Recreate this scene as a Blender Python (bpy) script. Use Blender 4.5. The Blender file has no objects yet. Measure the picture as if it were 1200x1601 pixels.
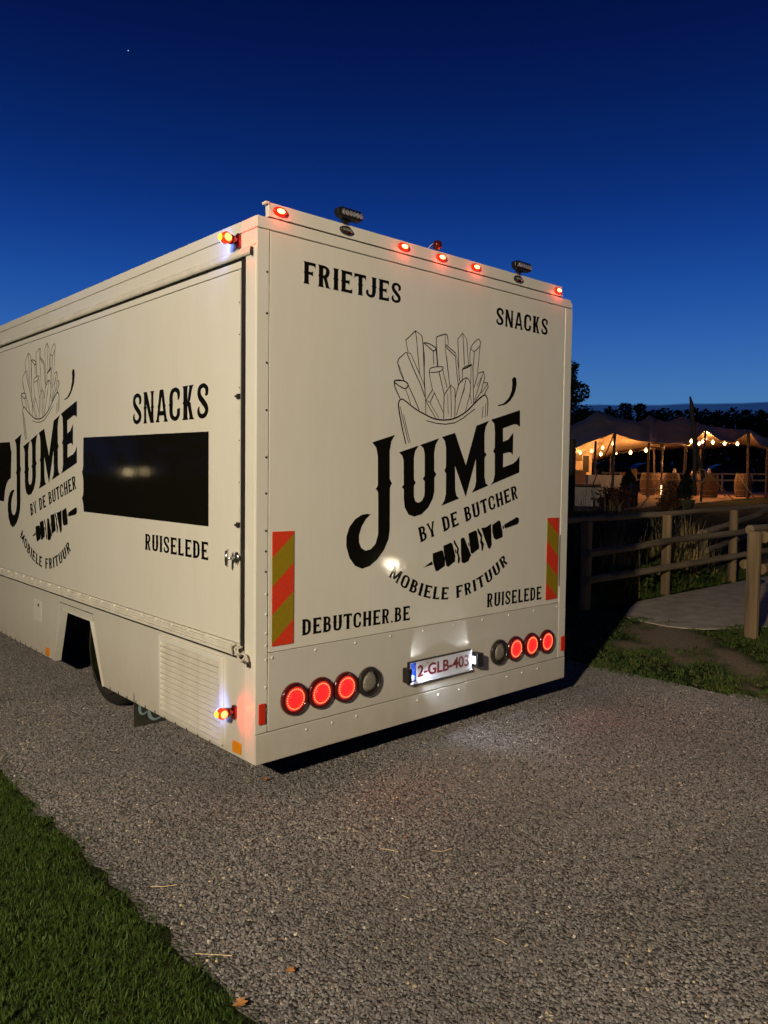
import bpy, math, random
from mathutils import Vector, Matrix, noise
random.seed(7)
S = bpy.context.scene
PI = math.pi

# ------------------------------------------------------------------ camera
YAW, PITCH, ROLL = math.radians(-42.21053758), math.radians(2.89052221), math.radians(0.71571091)
FPX = 1211.736
C = Vector((-1.98121, -3.07129, 1.55413))
_cy, _sy, _cp, _sp = math.cos(YAW), math.sin(YAW), math.cos(PITCH), math.sin(PITCH)
FW = Vector((-_sy*_cp, _cy*_cp, -_sp)); _r = Vector((_cy, _sy, 0)); _u = _r.cross(FW)
RT = _r*math.cos(ROLL) + _u*math.sin(ROLL); UP = -_r*math.sin(ROLL) + _u*math.cos(ROLL)
cam_d = bpy.data.cameras.new('camera'); cam = bpy.data.objects.new('camera', cam_d)
S.collection.objects.link(cam); S.camera = cam
cam.matrix_world = Matrix(((RT.x, UP.x, -FW.x, C.x), (RT.y, UP.y, -FW.y, C.y), (RT.z, UP.z, -FW.z, C.z), (0, 0, 0, 1)))
cam_d.sensor_fit = 'VERTICAL'; cam_d.sensor_height = 24; cam_d.lens = 24*FPX/1601
cam_d.clip_start = .05; cam_d.clip_end = 6000

# ------------------------------------------------------------------ sky (blue hour)
def lin(c):
    c = c/255
    return c/12.92 if c <= .04045 else ((c+.055)/1.055)**2.4
def L3(r, g, b): return (lin(r), lin(g), lin(b), 1)
W = bpy.data.worlds.new('World'); S.world = W; W.use_nodes = True
nt = W.node_tree; N = nt.nodes; LK = nt.links; N.clear()
tc = N.new('ShaderNodeTexCoord'); sep = N.new('ShaderNodeSeparateXYZ'); LK.new(tc.outputs['Generated'], sep.inputs[0])
ramp = N.new('ShaderNodeValToRGB'); LK.new(sep.outputs['Z'], ramp.inputs[0]); ramp.color_ramp.interpolation = 'B_SPLINE'
stops = [(0, (72, 122, 172)), (.085, (70, 122, 176)), (.13, (56, 106, 176)), (.19, (34, 87, 168)), (.27, (16, 58, 140)),
         (.35, (8, 41, 108)), (.45, (4, 23, 79)), (.54, (1, 14, 60)), (.7, (1, 9, 40)), (1, (0, 5, 24))]
el = ramp.color_ramp.elements
el[0].position = 0; el[0].color = L3(*stops[0][1]); el[1].position = 1; el[1].color = L3(*stops[-1][1])
for p, c in stops[1:-1]:
    e = el.new(p); e.color = L3(*c)
mp = N.new('ShaderNodeMapping'); mp.inputs['Scale'].default_value = (2.2, 2.2, 40); LK.new(tc.outputs['Generated'], mp.inputs[0])
nz = N.new('ShaderNodeTexNoise'); nz.inputs['Scale'].default_value = 3; nz.inputs['Detail'].default_value = 6; LK.new(mp.outputs[0], nz.inputs['Vector'])
m1 = N.new('ShaderNodeMath'); m1.operation = 'MULTIPLY_ADD'; m1.inputs[1].default_value = .022; LK.new(nz.outputs[0], m1.inputs[0]); LK.new(sep.outputs['Z'], m1.inputs[2])
mr = N.new('ShaderNodeMapRange'); LK.new(m1.outputs[0], mr.inputs[0])
mr.inputs['From Min'].default_value = .0955; mr.inputs['From Max'].default_value = .0985; mr.inputs['To Min'].default_value = 1; mr.inputs['To Max'].default_value = 0
mx = N.new('ShaderNodeMix'); mx.data_type = 'RGBA'; LK.new(mr.outputs[0], mx.inputs['Factor']); LK.new(ramp.outputs[0], mx.inputs['A'])
mx.inputs['B'].default_value = L3(26, 52, 98)
dt = N.new('ShaderNodeVectorMath'); dt.operation = 'DOT_PRODUCT'; LK.new(tc.outputs['Generated'], dt.inputs[0]); dt.inputs[1].default_value = (.72, .69, 0)
az = N.new('ShaderNodeMapRange'); az.interpolation_type = 'SMOOTHSTEP'; LK.new(dt.outputs['Value'], az.inputs[0]); az.inputs['From Min'].default_value = -.7; az.inputs['From Max'].default_value = .75; az.inputs['To Min'].default_value = .22; az.inputs['To Max'].default_value = 1
am = N.new('ShaderNodeMix'); am.data_type = 'RGBA'; am.blend_type = 'MULTIPLY'; am.inputs['Factor'].default_value = 1; LK.new(mx.outputs['Result'], am.inputs['A']); LK.new(az.outputs[0], am.inputs['B'])
bg = N.new('ShaderNodeBackground'); bg.inputs['Strength'].default_value = 1.0; LK.new(am.outputs['Result'], bg.inputs[0])
wo = N.new('ShaderNodeOutputWorld'); LK.new(bg.outputs[0], wo.inputs[0])
S.view_settings.view_transform = 'Standard'; S.view_settings.look = 'None'; S.view_settings.exposure = 0; S.view_settings.gamma = 1
S.view_settings.use_curve_mapping = False
S.render.engine = 'CYCLES'

# ------------------------------------------------------------------ yard lamps of the place
def lamp(name, loc, power, color, radius=.1, spot=None, aim=None, blend=.3):
    d = bpy.data.lights.new(name, 'SPOT' if spot else 'POINT'); d.energy = power; d.color = color; d.shadow_soft_size = radius
    if spot: d.spot_size = math.radians(spot); d.spot_blend = blend
    o = bpy.data.objects.new(name, d); S.collection.objects.link(o); o.location = loc
    if aim: o.rotation_euler = Vector(aim).to_track_quat('-Z', 'Y').to_euler()
    return o
lamp('yard_floodlight', (-7.15, -4.2, 4.5), 3600, (1, .845, .60), .12)
lamp('garden_lamp', (4.6, -4.03, .40), 20, (1, .86, .62), .06)
lamp('house_window_light', (-5.36, 13.45, 1.5), 2.4, (1, .75, .38), .1)
lamp('house_window_light', (-5.62, 13.2, 1.52), 1.4, (1, .75, .38), .1)

# ------------------------------------------------------------------ measuring helpers (pixels of a 1200 x 1601 view to places)
def ray(x, y): return FW + RT*((x-600)/FPX) - UP*((y-800.5)/FPX)
def rear(x, y, Y=0):
    d = ray(x, y); P = C + d*((Y-C.y)/d.y); return (P.x, P.z)
def side(x, y, X=0):
    d = ray(x, y); P = C + d*((X-C.x)/d.x); return (P.y, P.z)
def gnd(x, y, z=0):
    d = ray(x, y); P = C + d*((z-C.z)/d.z); return (P.x, P.y)
def at(x, y, D): return C + ray(x, y)*D
FH = Vector((FW.x, FW.y, 0)).normalized()
def depth(x, y): return (Vector((x, y, 0)) - Vector((C.x, C.y, 0))).dot(FH)
def sst(a, b, x):
    t = max(0, min(1, (x-a)/(b-a))); return t*t*(3-2*t)
def gz(x, y):
    z = .72*sst(12.5, 18.5, depth(x, y))
    if 4 < x < 16:
        e = max(sst(2.05, 2.6, y), sst(-.05, -.6, y))
        z -= .55*e*sst(7.0, 7.7, x)*sst(10.3, 9.4, x)
    return z

# ------------------------------------------------------------------ materials
def mat(name, col, rough=.5, metal=0, emit=None, es=0, var=0, vscale=20, bump=0, bscale=50, spec=.5, trans=0, coat=0, detail=4, dist=.01, tint=None, stretch=None):
    m = bpy.data.materials.new(name); m.use_nodes = True; t = m.node_tree; b = t.nodes['Principled BSDF']
    b.inputs['Base Color'].default_value = (*col, 1); b.inputs['Roughness'].default_value = rough; b.inputs['Metallic'].default_value = metal
    b.inputs['Specular IOR Level'].default_value = spec; b.inputs['Coat Weight'].default_value = coat
    b.inputs['Coat Roughness'].default_value = .08
    if trans: b.inputs['Transmission Weight'].default_value = trans
    if emit: b.inputs['Emission Color'].default_value = (*emit, 1); b.inputs['Emission Strength'].default_value = es
    co = t.nodes.new('ShaderNodeTexCoord'); src = co.outputs['Object']
    if stretch:
        q = t.nodes.new('ShaderNodeMapping'); q.inputs['Scale'].default_value = stretch; t.links.new(src, q.inputs[0]); src = q.outputs[0]
    if var:
        n = t.nodes.new('ShaderNodeTexNoise'); n.inputs['Scale'].default_value = vscale; n.inputs['Detail'].default_value = detail; t.links.new(src, n.inputs['Vector'])
        r = t.nodes.new('ShaderNodeValToRGB'); t.links.new(n.outputs[0], r.inputs[0])
        r.color_ramp.elements[0].position = .3; r.color_ramp.elements[1].position = .7
        c2 = tint or col
        r.color_ramp.elements[0].color = (*[max(0, c*(1-var)) for c in col], 1); r.color_ramp.elements[1].color = (*[min(1, c*(1+var)) for c in c2], 1)
        t.links.new(r.outputs[0], b.inputs['Base Color'])
    if bump:
        n = t.nodes.new('ShaderNodeTexNoise'); n.inputs['Scale'].default_value = bscale; n.inputs['Detail'].default_value = detail; t.links.new(src, n.inputs['Vector'])
        k = t.nodes.new('ShaderNodeBump'); k.inputs['Strength'].default_value = bump; k.inputs['Distance'].default_value = dist
        t.links.new(n.outputs[0], k.inputs['Height']); t.links.new(k.outputs[0], b.inputs['Normal'])
    return m
def panel_mat(name, col, rough):
    """painted sheet with faint streaks of dirt, slow waviness and orange peel"""
    m = bpy.data.materials.new(name); m.use_nodes = True; t = m.node_tree; b = t.nodes['Principled BSDF']; n = t.nodes; l = t.links
    co = n.new('ShaderNodeTexCoord')
    q = n.new('ShaderNodeMapping'); q.inputs['Scale'].default_value = (3, 3, 1.1); l.new(co.outputs['Object'], q.inputs[0])
    a = n.new('ShaderNodeTexNoise'); a.inputs['Scale'].default_value = 1.6; a.inputs['Detail'].default_value = 8; a.inputs['Roughness'].default_value = .65; l.new(q.outputs[0], a.inputs['Vector'])
    r = n.new('ShaderNodeValToRGB'); l.new(a.outputs[0], r.inputs[0]); r.color_ramp.elements[0].position = .3; r.color_ramp.elements[1].position = .6
    r.color_ramp.elements[0].color = (col[0]*.955, col[1]*.95, col[2]*.93, 1); r.color_ramp.elements[1].color = (*col, 1)
    sx_ = n.new('ShaderNodeMapping'); sx_.inputs['Scale'].default_value = (60, 60, 1.6); l.new(co.outputs['Object'], sx_.inputs[0])
    st = n.new('ShaderNodeTexNoise'); st.inputs['Scale'].default_value = 1; st.inputs['Detail'].default_value = 5; l.new(sx_.outputs[0], st.inputs['Vector'])
    sr = n.new('ShaderNodeMapRange'); l.new(st.outputs[0], sr.inputs[0]); sr.inputs['From Min'].default_value = .56; sr.inputs['From Max'].default_value = .74; sr.inputs['To Max'].default_value = .05
    sz_ = n.new('ShaderNodeSeparateXYZ'); l.new(co.outputs['Object'], sz_.inputs[0])
    gr_ = n.new('ShaderNodeMapRange'); l.new(sz_.outputs['Z'], gr_.inputs[0]); gr_.inputs['From Min'].default_value = .5; gr_.inputs['From Max'].default_value = .15; gr_.inputs['To Max'].default_value = .8
    gn = n.new('ShaderNodeTexNoise'); gn.inputs['Scale'].default_value = 9; gn.inputs['Detail'].default_value = 8; gn.inputs['Roughness'].default_value = .7; l.new(co.outputs['Object'], gn.inputs['Vector'])
    gm = n.new('ShaderNodeMath'); gm.operation = 'MULTIPLY'; l.new(gr_.outputs[0], gm.inputs[0]); l.new(gn.outputs[0], gm.inputs[1])
    ga = n.new('ShaderNodeMath'); ga.operation = 'ADD'; l.new(gm.outputs[0], ga.inputs[0]); l.new(sr.outputs[0], ga.inputs[1])
    dm = n.new('ShaderNodeMix'); dm.data_type = 'RGBA'; l.new(ga.outputs[0], dm.inputs['Factor']); l.new(r.outputs[0], dm.inputs['A']); dm.inputs['B'].default_value = (.36, .30, .22, 1)
    l.new(dm.outputs['Result'], b.inputs['Base Color'])
    v = n.new('ShaderNodeTexNoise'); v.inputs['Scale'].default_value = 3.5; v.inputs['Detail'].default_value = 2; l.new(co.outputs['Object'], v.inputs['Vector'])
    w = n.new('ShaderNodeTexNoise'); w.inputs['Scale'].default_value = 75; w.inputs['Detail'].default_value = 2; l.new(co.outputs['Object'], w.inputs['Vector'])
    b.inputs['Coat Weight'].default_value = .6; b.inputs['Coat Roughness'].default_value = .03
    k = n.new('ShaderNodeBump'); k.inputs['Strength'].default_value = .4; k.inputs['Distance'].default_value = .002; l.new(v.outputs[0], k.inputs['Height'])
    k2 = n.new('ShaderNodeBump'); k2.inputs['Strength'].default_value = .35; k2.inputs['Distance'].default_value = .0012; l.new(w.outputs[0], k2.inputs['Height']); l.new(k.outputs[0], k2.inputs['Normal'])
    l.new(k2.outputs[0], b.inputs['Normal'])
    w2 = n.new('ShaderNodeTexNoise'); w2.inputs['Scale'].default_value = 45; w2.inputs['Detail'].default_value = 3; l.new(co.outputs['Object'], w2.inputs['Vector'])
    k3 = n.new('ShaderNodeBump'); k3.inputs['Strength'].default_value = 1; k3.inputs['Distance'].default_value = .00016; l.new(w2.outputs[0], k3.inputs['Height']); w3 = n.new('ShaderNodeTexNoise'); w3.inputs['Scale'].default_value = 260; w3.inputs['Detail'].default_value = 1; l.new(co.outputs['Object'], w3.inputs['Vector'])
    k4 = n.new('ShaderNodeBump'); k4.inputs['Strength'].default_value = 1; k4.inputs['Distance'].default_value = .00005; l.new(w3.outputs[0], k4.inputs['Height']); l.new(k3.outputs[0], k4.inputs['Normal'])
    l.new(k4.outputs[0], b.inputs['Coat Normal'])
    rr = n.new('ShaderNodeMapRange'); l.new(a.outputs[0], rr.inputs[0]); rr.inputs['To Min'].default_value = rough+.12; rr.inputs['To Max'].default_value = rough-.05; l.new(rr.outputs[0], b.inputs['Roughness'])
    return m
M = dict(
    paint=panel_mat('off_white_paint', (.80, .775, .70), .3),
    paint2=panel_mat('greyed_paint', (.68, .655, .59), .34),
    vinyl=mat('black_vinyl', (.007, .0065, .005), .06, spec=.14, bump=.15, bscale=25, dist=.0006),
    dark=mat('dark_underbody', (.012, .011, .010), .8, bump=.3),
    rubber=mat('black_rubber', (.02, .018, .016), .55, bump=.2, bscale=80, dist=.002),
    rail=mat('painted_rail', (.72, .69, .61), .35, 0, var=.1, vscale=9),
    rivet=mat('painted_rivet', (.74, .71, .64), .25),
    screw=mat('dull_screw', (.05, .045, .04), .5, .6),
    chrome=mat('chrome', (.75, .73, .70), .2, 1, bump=.1, bscale=30),
    orange_r=mat('orange_reflector', (.72, .24, .004), .25, emit=None, es=0, bump=.4, bscale=300, dist=.001),
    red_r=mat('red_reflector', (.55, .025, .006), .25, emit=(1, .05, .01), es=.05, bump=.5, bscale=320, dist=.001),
    chev_r=mat('red_chevron', (.72, .045, .012), .35, emit=None, es=0, var=.08, vscale=60),
    chev_y=mat('yellow_chevron', (.31, .215, .004), .35, var=.1, vscale=60),
    lampred=mat('dark_red_lens_rim', (.09, .006, .006), .12, coat=.6),
    lampblk=mat('smoked_lens_rim', (.03, .024, .02), .12, coat=.6),
    lens_red=mat('lit_red_lens', (.5, .01, .01), .3, emit=(1, .02, .02), es=.95, bump=.6, bscale=260, dist=.002),
    lens_ring=mat('lit_red_ring', (.5, .02, .01), .3, emit=(1, .03, .025), es=.55),
    led=mat('lit_led', (.6, .2, .1), .3, emit=(1, .28, .11), es=1.7),
    lens_clr=mat('clear_lens', (.23, .21, .175), .2, var=.5, vscale=180, bump=.8, bscale=200, dist=.003),
    mark_core=mat('lit_marker_core', (1, .4, .2), .3, emit=(1, .32, .09), es=9),
    side_core=mat('lit_side_marker_core', (1, .4, .2), .3, emit=(1, .22, .06), es=3.6),
    mark_rim=mat('marker_red_rim', (.5, .01, .005), .25, emit=(1, .05, .01), es=.45),
    amber=mat('lit_amber_lens', (1, .5, .02), .3, emit=(1, .50, .03), es=2.2),
    whitelens=mat('lit_white_lens', (1, 1, 1), .3, emit=(.7, .8, 1), es=2),
    plate=mat('plate_white', (.6, .6, .62), .3, bump=.3, bscale=90, dist=.001),
    plate_blue=mat('plate_blue', (.01, .06, .55), .3),
    plate_red=mat('plate_red_print', (.16, .018, .02), .4),
    white=mat('white_plastic', (.75, .75, .72), .4),
    black=mat('black_plastic', (.012, .011, .012), .35),
    ledglass=mat('led_reflector', (.75, .72, .62), .1, .7, bump=.6, bscale=150),
    tyre=mat('tyre', (.016, .014, .013), .7, bump=.4, bscale=60),
    flap=mat('mudflap', (.035, .034, .024), .6, var=.3, vscale=12),
    flapblue=mat('faded_blue_print', (.22, .33, .36), .6),
    rope=mat('white_cord', (.6, .56, .46), .7, bump=.6, bscale=200),
)

# ------------------------------------------------------------------ mesh builder
class MB:
    def __init__(s): s.v = []; s.f = []
    def add(s, v, f):
        o = len(s.v); s.v += [tuple(p) for p in v]; s.f += [tuple(i+o for i in q) for q in f]; return s
    def box(s, x0, x1, y0, y1, z0, z1):
        v = [(x, y, z) for z in (z0, z1) for y in (y0, y1) for x in (x0, x1)]
        return s.add(v, [(0, 2, 3, 1), (4, 5, 7, 6), (0, 1, 5, 4), (2, 6, 7, 3), (0, 4, 6, 2), (1, 3, 7, 5)])
    def prism(s, poly, fn, h0, h1):
        """poly of 2D points; fn(u, v, h) gives the place; front face at h1"""
        a = sum(poly[i][0]*poly[(i+1) % len(poly)][1]-poly[(i+1) % len(poly)][0]*poly[i][1] for i in range(len(poly)))
        if a < 0: poly = poly[::-1]
        n = len(poly); v = [fn(*p, h0) for p in poly]+[fn(*p, h1) for p in poly]
        e1 = Vector(fn(1, 0, 0))-Vector(fn(0, 0, 0)); e2 = Vector(fn(0, 1, 0))-Vector(fn(0, 0, 0)); e3 = Vector(fn(0, 0, 1))-Vector(fn(0, 0, 0))
        f = [tuple(range(n, 2*n)), tuple(range(n-1, -1, -1))]+[(i, (i+1) % n, n+(i+1) % n, n+i) for i in range(n)]
        if (e1.cross(e2).dot(e3) < 0) != (h1 < h0): f = [q[::-1] for q in f]
        return s.add(v, f)
    def tube(s, pts, r, n=8, cap=True):
        pts = [Vector(p) for p in pts]; rs = r if isinstance(r, (list, tuple)) else [r]*len(pts); o = len(s.v); up = None
        for i, p in enumerate(pts):
            d = (pts[min(i+1, len(pts)-1)]-pts[max(i-1, 0)]).normalized()
            if up is None:
                up = Vector((0, 0, 1)) if abs(d.z) < .9 else Vector((1, 0, 0))
            a = d.cross(up).normalized(); b = a.cross(d).normalized(); up = b
            for k in range(n):
                t = 2*PI*k/n; s.v.append(tuple(p+(a*math.cos(t)+b*math.sin(t))*rs[i]))
        for i in range(len(pts)-1):
            for k in range(n):
                q = (k+1) % n; s.f.append((o+i*n+k, o+i*n+q, o+(i+1)*n+q, o+(i+1)*n+k))
        if cap:
            s.f.append(tuple(o+k for k in range(n-1, -1, -1))); s.f.append(tuple(o+(len(pts)-1)*n+k for k in range(n)))
        return s
    def lathe(s, prof, n, fn):
        """prof (r, h); fn(x, y, h) gives the place"""
        o = len(s.v)
        for r, h in prof:
            for k in range(n):
                t = 2*PI*k/n; s.v.append(tuple(fn(r*math.cos(t), r*math.sin(t), h)))
        for i in range(len(prof)-1):
            for k in range(n):
                q = (k+1) % n; s.f.append((o+i*n+k, o+i*n+q, o+(i+1)*n+q, o+(i+1)*n+k))
        if prof[0][0] > 1e-4: s.f.append(tuple(o+k for k in range(n-1, -1, -1)))
        if prof[-1][0] > 1e-4: s.f.append(tuple(o+(len(prof)-1)*n+k for k in range(n)))
        return s
    def build(s, name, m, parent=None, smooth=False, bevel=0, loc=None):
        me = bpy.data.meshes.new(name); v = s.v
        if loc is not None: L = Vector(loc); v = [tuple(Vector(p)-L) for p in v]
        me.from_pydata(v, [], s.f); me.update()
        ms = m if isinstance(m, list) else [m]
        for q in ms: me.materials.append(q)
        if smooth:
            for p in me.polygons: p.use_smooth = True
        o = bpy.data.objects.new(name, me); S.collection.objects.link(o)
        if loc is not None: o.location = loc
        if parent:
            o.parent = parent
            if loc is None: o.matrix_parent_inverse = Matrix.Translation(-Vector(wloc(parent)))
            else: o.location = Vector(loc)-Vector(wloc(parent))
        if bevel:
            b = o.modifiers.new('bevel', 'BEVEL'); b.width = bevel; b.segments = 2; b.limit_method = 'ANGLE'
        return o
def wloc(o):
    p = Vector(o.location)
    while o.parent: o = o.parent; p += Vector(o.location)
    return p
def tag(o, label=None, cat=None, group=None, kind=None):
    if label: o['label'] = label
    if cat: o['category'] = cat
    if group: o['group'] = group
    if kind: o['kind'] = kind
    return o
def empty(name, loc, label, cat, group=None):
    o = bpy.data.objects.new(name, None); S.collection.objects.link(o); o.location = loc; o.empty_display_size = .2
    return tag(o, label, cat, group)
def copy_thing(o, loc, label, rz=None, scale=None):
    c = o.copy(); S.collection.objects.link(c); c.location = loc; c['label'] = label
    if rz is not None: c.rotation_euler = (0, 0, rz)
    if scale: c.scale = (scale,)*3 if not isinstance(scale, tuple) else scale
    for ch in list(o.children):
        d = ch.copy(); S.collection.objects.link(d); d.parent = c; d.matrix_parent_inverse = ch.matrix_parent_inverse.copy()
        for g in list(ch.children):
            h = g.copy(); S.collection.objects.link(h); h.parent = d; h.matrix_parent_inverse = g.matrix_parent_inverse.copy()
    return c

# ------------------------------------------------------------------ ground
def axis(a, b, fine0, fine1, df, dc):
    out = []; x = a
    while x < b:
        out.append(x); x += df if fine0 <= x < fine1 else dc*(1+min(abs(x-fine0), abs(x-fine1))/25)
    return out+[b]
def ground_mat():
    m = bpy.data.materials.new('ground'); m.use_nodes = True; t = m.node_tree; n = t.nodes; l = t.links; b = n['Principled BSDF']
    b.inputs['Roughness'].default_value = .95; b.inputs['Specular IOR Level'].default_value = .1
    co = n.new('ShaderNodeTexCoord')
    a = n.new('ShaderNodeTexNoise'); a.inputs['Scale'].default_value = 2.3; a.inputs['Detail'].default_value = 7; l.new(co.outputs['Object'], a.inputs['Vector'])
    r = n.new('ShaderNodeValToRGB'); l.new(a.outputs[0], r.inputs[0]); e = r.color_ramp.elements
    e[0].position = .38; e[0].color = (.022, .04, .010, 1); e[1].position = .62; e[1].color = (.05, .06, .018, 1)
    f = n.new('ShaderNodeTexNoise'); f.inputs['Scale'].default_value = 70; f.inputs['Detail'].default_value = 5; l.new(co.outputs['Object'], f.inputs['Vector'])
    mxx = n.new('ShaderNodeMix'); mxx.data_type = 'RGBA'; mxx.blend_type = 'MULTIPLY'; mxx.inputs['Factor'].default_value = .8; l.new(r.outputs[0], mxx.inputs['A']); l.new(f.outputs[0], mxx.inputs['B'])
    at_ = n.new('ShaderNodeAttribute'); at_.attribute_name = 'bare'
    m2 = n.new('ShaderNodeMix'); m2.data_type = 'RGBA'; l.new(at_.outputs['Fac'], m2.inputs['Factor']); l.new(mxx.outputs['Result'], m2.inputs['A'])
    d = n.new('ShaderNodeValToRGB'); l.new(f.outputs[0], d.inputs[0]); d.color_ramp.elements[0].position = .3; d.color_ramp.elements[0].color = (.17, .13, .08, 1)
    d.color_ramp.elements[1].position = .7; d.color_ramp.elements[1].color = (.42, .33, .22, 1); l.new(d.outputs[0], m2.inputs['B'])
    l.new(m2.outputs['Result'], b.inputs['Base Color'])
    k = n.new('ShaderNodeBump'); k.inputs['Strength'].default_value = .9; k.inputs['Distance'].default_value = .03; l.new(f.outputs[0], k.inputs['Height']); l.new(k.outputs[0], b.inputs['Normal'])
    return m
BARE = [(gnd(1050, 998), 1.15, .42), (gnd(1010, 990), .45, .25), (gnd(1150, 1035), .8, .22), (gnd(1060, 1030), .35, .13), (gnd(1180, 1080), .25, .08), (gnd(985, 1010), .3, .25)]
def bare(x, y):
    w = 0
    for (cx, cy), rx, ry in BARE:
        q = ((x-cx)*.75+(y-cy)*.66)/rx; p = (-(x-cx)*.66+(y-cy)*.75)/ry
        w = max(w, 1-math.hypot(q, p)+.5*noise.noise(Vector((x*5, y*5, 0))))
    return max(0, min(1, w*2.2))
xs = axis(-60, 400, -4, 16, .12, 1.2); ys = axis(-60, 400, -4, 7, .12, 1.2)
mb = MB(); mb.v = [(x, y, gz(x, y)-.004+(.005*noise.noise(Vector((x*3, y*3, 1))) if x > 3.8 and not (y > -.2 and y < 2) else 0)) for y in ys for x in xs]
nx = len(xs)
mb.f = [(j*nx+i, j*nx+i+1, (j+1)*nx+i+1, (j+1)*nx+i) for j in range(len(ys)-1) for i in range(nx-1)]
g = mb.build('ground', ground_mat(), smooth=True); tag(g, kind='structure')
at_b = g.data.attributes.new('bare', 'FLOAT', 'POINT')
at_b.data.foreach_set('value', [bare(v[0], v[1]) if 3.3 < v[0] < 8 and -3 < v[1] < 2 else 0. for v in mb.v])

def edge_left(y): return -.815+.05*noise.noise(Vector((y*3, 0, 3)))+.06*noise.noise(Vector((y*11, 0, 5)))
def edge_right(y): return 3.42+.10*max(0, -y)**1.5+.03*noise.noise(Vector((y*5, 2, 3)))+.02*noise.noise(Vector((y*19, 2, 3)))
# gravel bed: a sheet with stones scattered on it
mb = MB(); Y = -8.
cols = 40; rows = []
while Y <= 14:
    a, b = edge_left(Y), edge_right(Y) if Y < .45 else edge_right(.45)+ (Y-.45)*.04
    rows.append([(a+(b-a)*i/cols, Y, .004) for i in range(cols+1)]); Y += .1
mb.v = [p for r_ in rows for p in r_]
mb.f = [(j*(cols+1)+i, j*(cols+1)+i+1, (j+1)*(cols+1)+i+1, (j+1)*(cols+1)+i) for j in range(len(rows)-1) for i in range(cols)]
def gravel_sheet_mat():
    m = bpy.data.materials.new('gravel_bed'); m.use_nodes = True; t = m.node_tree; n = t.nodes; l = t.links; b = n['Principled BSDF']
    b.inputs['Roughness'].default_value = .9
    co = n.new('ShaderNodeTexCoord')
    v = n.new('ShaderNodeTexVoronoi'); v.inputs['Scale'].default_value = 75; l.new(co.outputs['Object'], v.inputs['Vector'])
    r = n.new('ShaderNodeValToRGB'); l.new(v.outputs['Color'], r.inputs[0]); r.color_ramp.elements[0].color = (.04, .037, .036, 1); r.color_ramp.elements[1].color = (.17, .155, .15, 1)
    l.new(r.outputs[0], b.inputs['Base Color'])
    k = n.new('ShaderNodeBump'); k.invert = True; k.inputs['Strength'].default_value = 1; k.inputs['Distance'].default_value = .012; l.new(v.outputs['Distance'], k.inputs['Height']); l.new(k.outputs[0], b.inputs['Normal'])
    return m
tag(mb.build('gravel_drive', gravel_sheet_mat()), kind='structure')

def scatter(name, region, sources, density, smin, smax, seed, kind='stuff', label=None, cat=None, tilt=PI, z=0.0, smooth_keep=None):
    """region: object whose faces carry the instances, made by geometry nodes"""
    col = bpy.data.collections.new(name+'_pieces')
    for s_ in sources: col.objects.link(s_); S.collection.objects.unlink(s_)
    ng = bpy.data.node_groups.new(name, 'GeometryNodeTree'); ng.interface.new_socket('Geometry', in_out='INPUT', socket_type='NodeSocketGeometry'); ng.interface.new_socket('Geometry', in_out='OUTPUT', socket_type='NodeSocketGeometry')
    n = ng.nodes; l = ng.links
    gi = n.new('NodeGroupInput'); go = n.new('NodeGroupOutput')
    dp = n.new('GeometryNodeDistributePointsOnFaces'); dp.inputs['Density'].default_value = density; dp.inputs['Seed'].default_value = seed
    da = n.new('GeometryNodeInputNamedAttribute'); da.data_type = 'FLOAT'; da.inputs['Name'].default_value = 'dens'
    mu = n.new('ShaderNodeMath'); mu.operation = 'MULTIPLY'; mu.inputs[1].default_value = density; l.new(da.outputs['Attribute'], mu.inputs[0]); l.new(mu.outputs[0], dp.inputs['Density'])
    ci = n.new('GeometryNodeCollectionInfo'); ci.inputs['Collection'].default_value = col; ci.inputs['Separate Children'].default_value = True; ci.inputs['Reset Children'].default_value = True
    io = n.new('GeometryNodeInstanceOnPoints'); io.inputs['Pick Instance'].default_value = True
    rv = n.new('FunctionNodeRandomValue'); rv.data_type = 'FLOAT_VECTOR'; rv.inputs[0].default_value = (-tilt, -tilt, -PI); rv.inputs[1].default_value = (tilt, tilt, PI)
    rs = n.new('FunctionNodeRandomValue'); rs.data_type = 'FLOAT'; rs.inputs[2].default_value = smin; rs.inputs[3].default_value = smax; rs.inputs['Seed'].default_value = 5
    l.new(gi.outputs[0], dp.inputs[0]); l.new(dp.outputs['Points'], io.inputs['Points']); l.new(ci.outputs[0], io.inputs['Instance'])
    l.new(rv.outputs[0], io.inputs['Rotation']); l.new(rs.outputs[1], io.inputs['Scale']); l.new(io.outputs[0], go.inputs[0])
    md = region.modifiers.new('scatter', 'NODES'); md.node_group = ng
    tag(region, label, cat, kind=kind); return region
def region(name, faces_fn, m):
    """grid cells given as (x0, y0, size, density)"""
    b = MB(); den = []
    for x, y, s_, d_, z in faces_fn:
        o = len(b.v); b.v += [(x, y, z), (x+s_, y, z), (x+s_, y+s_, z), (x, y+s_, z)]; b.f.append((o, o+1, o+2, o+3)); den += [d_]*4
    o = b.build(name, m); a = o.data.attributes.new('dens', 'FLOAT', 'POINT'); a.data.foreach_set('value', den); return o
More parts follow.
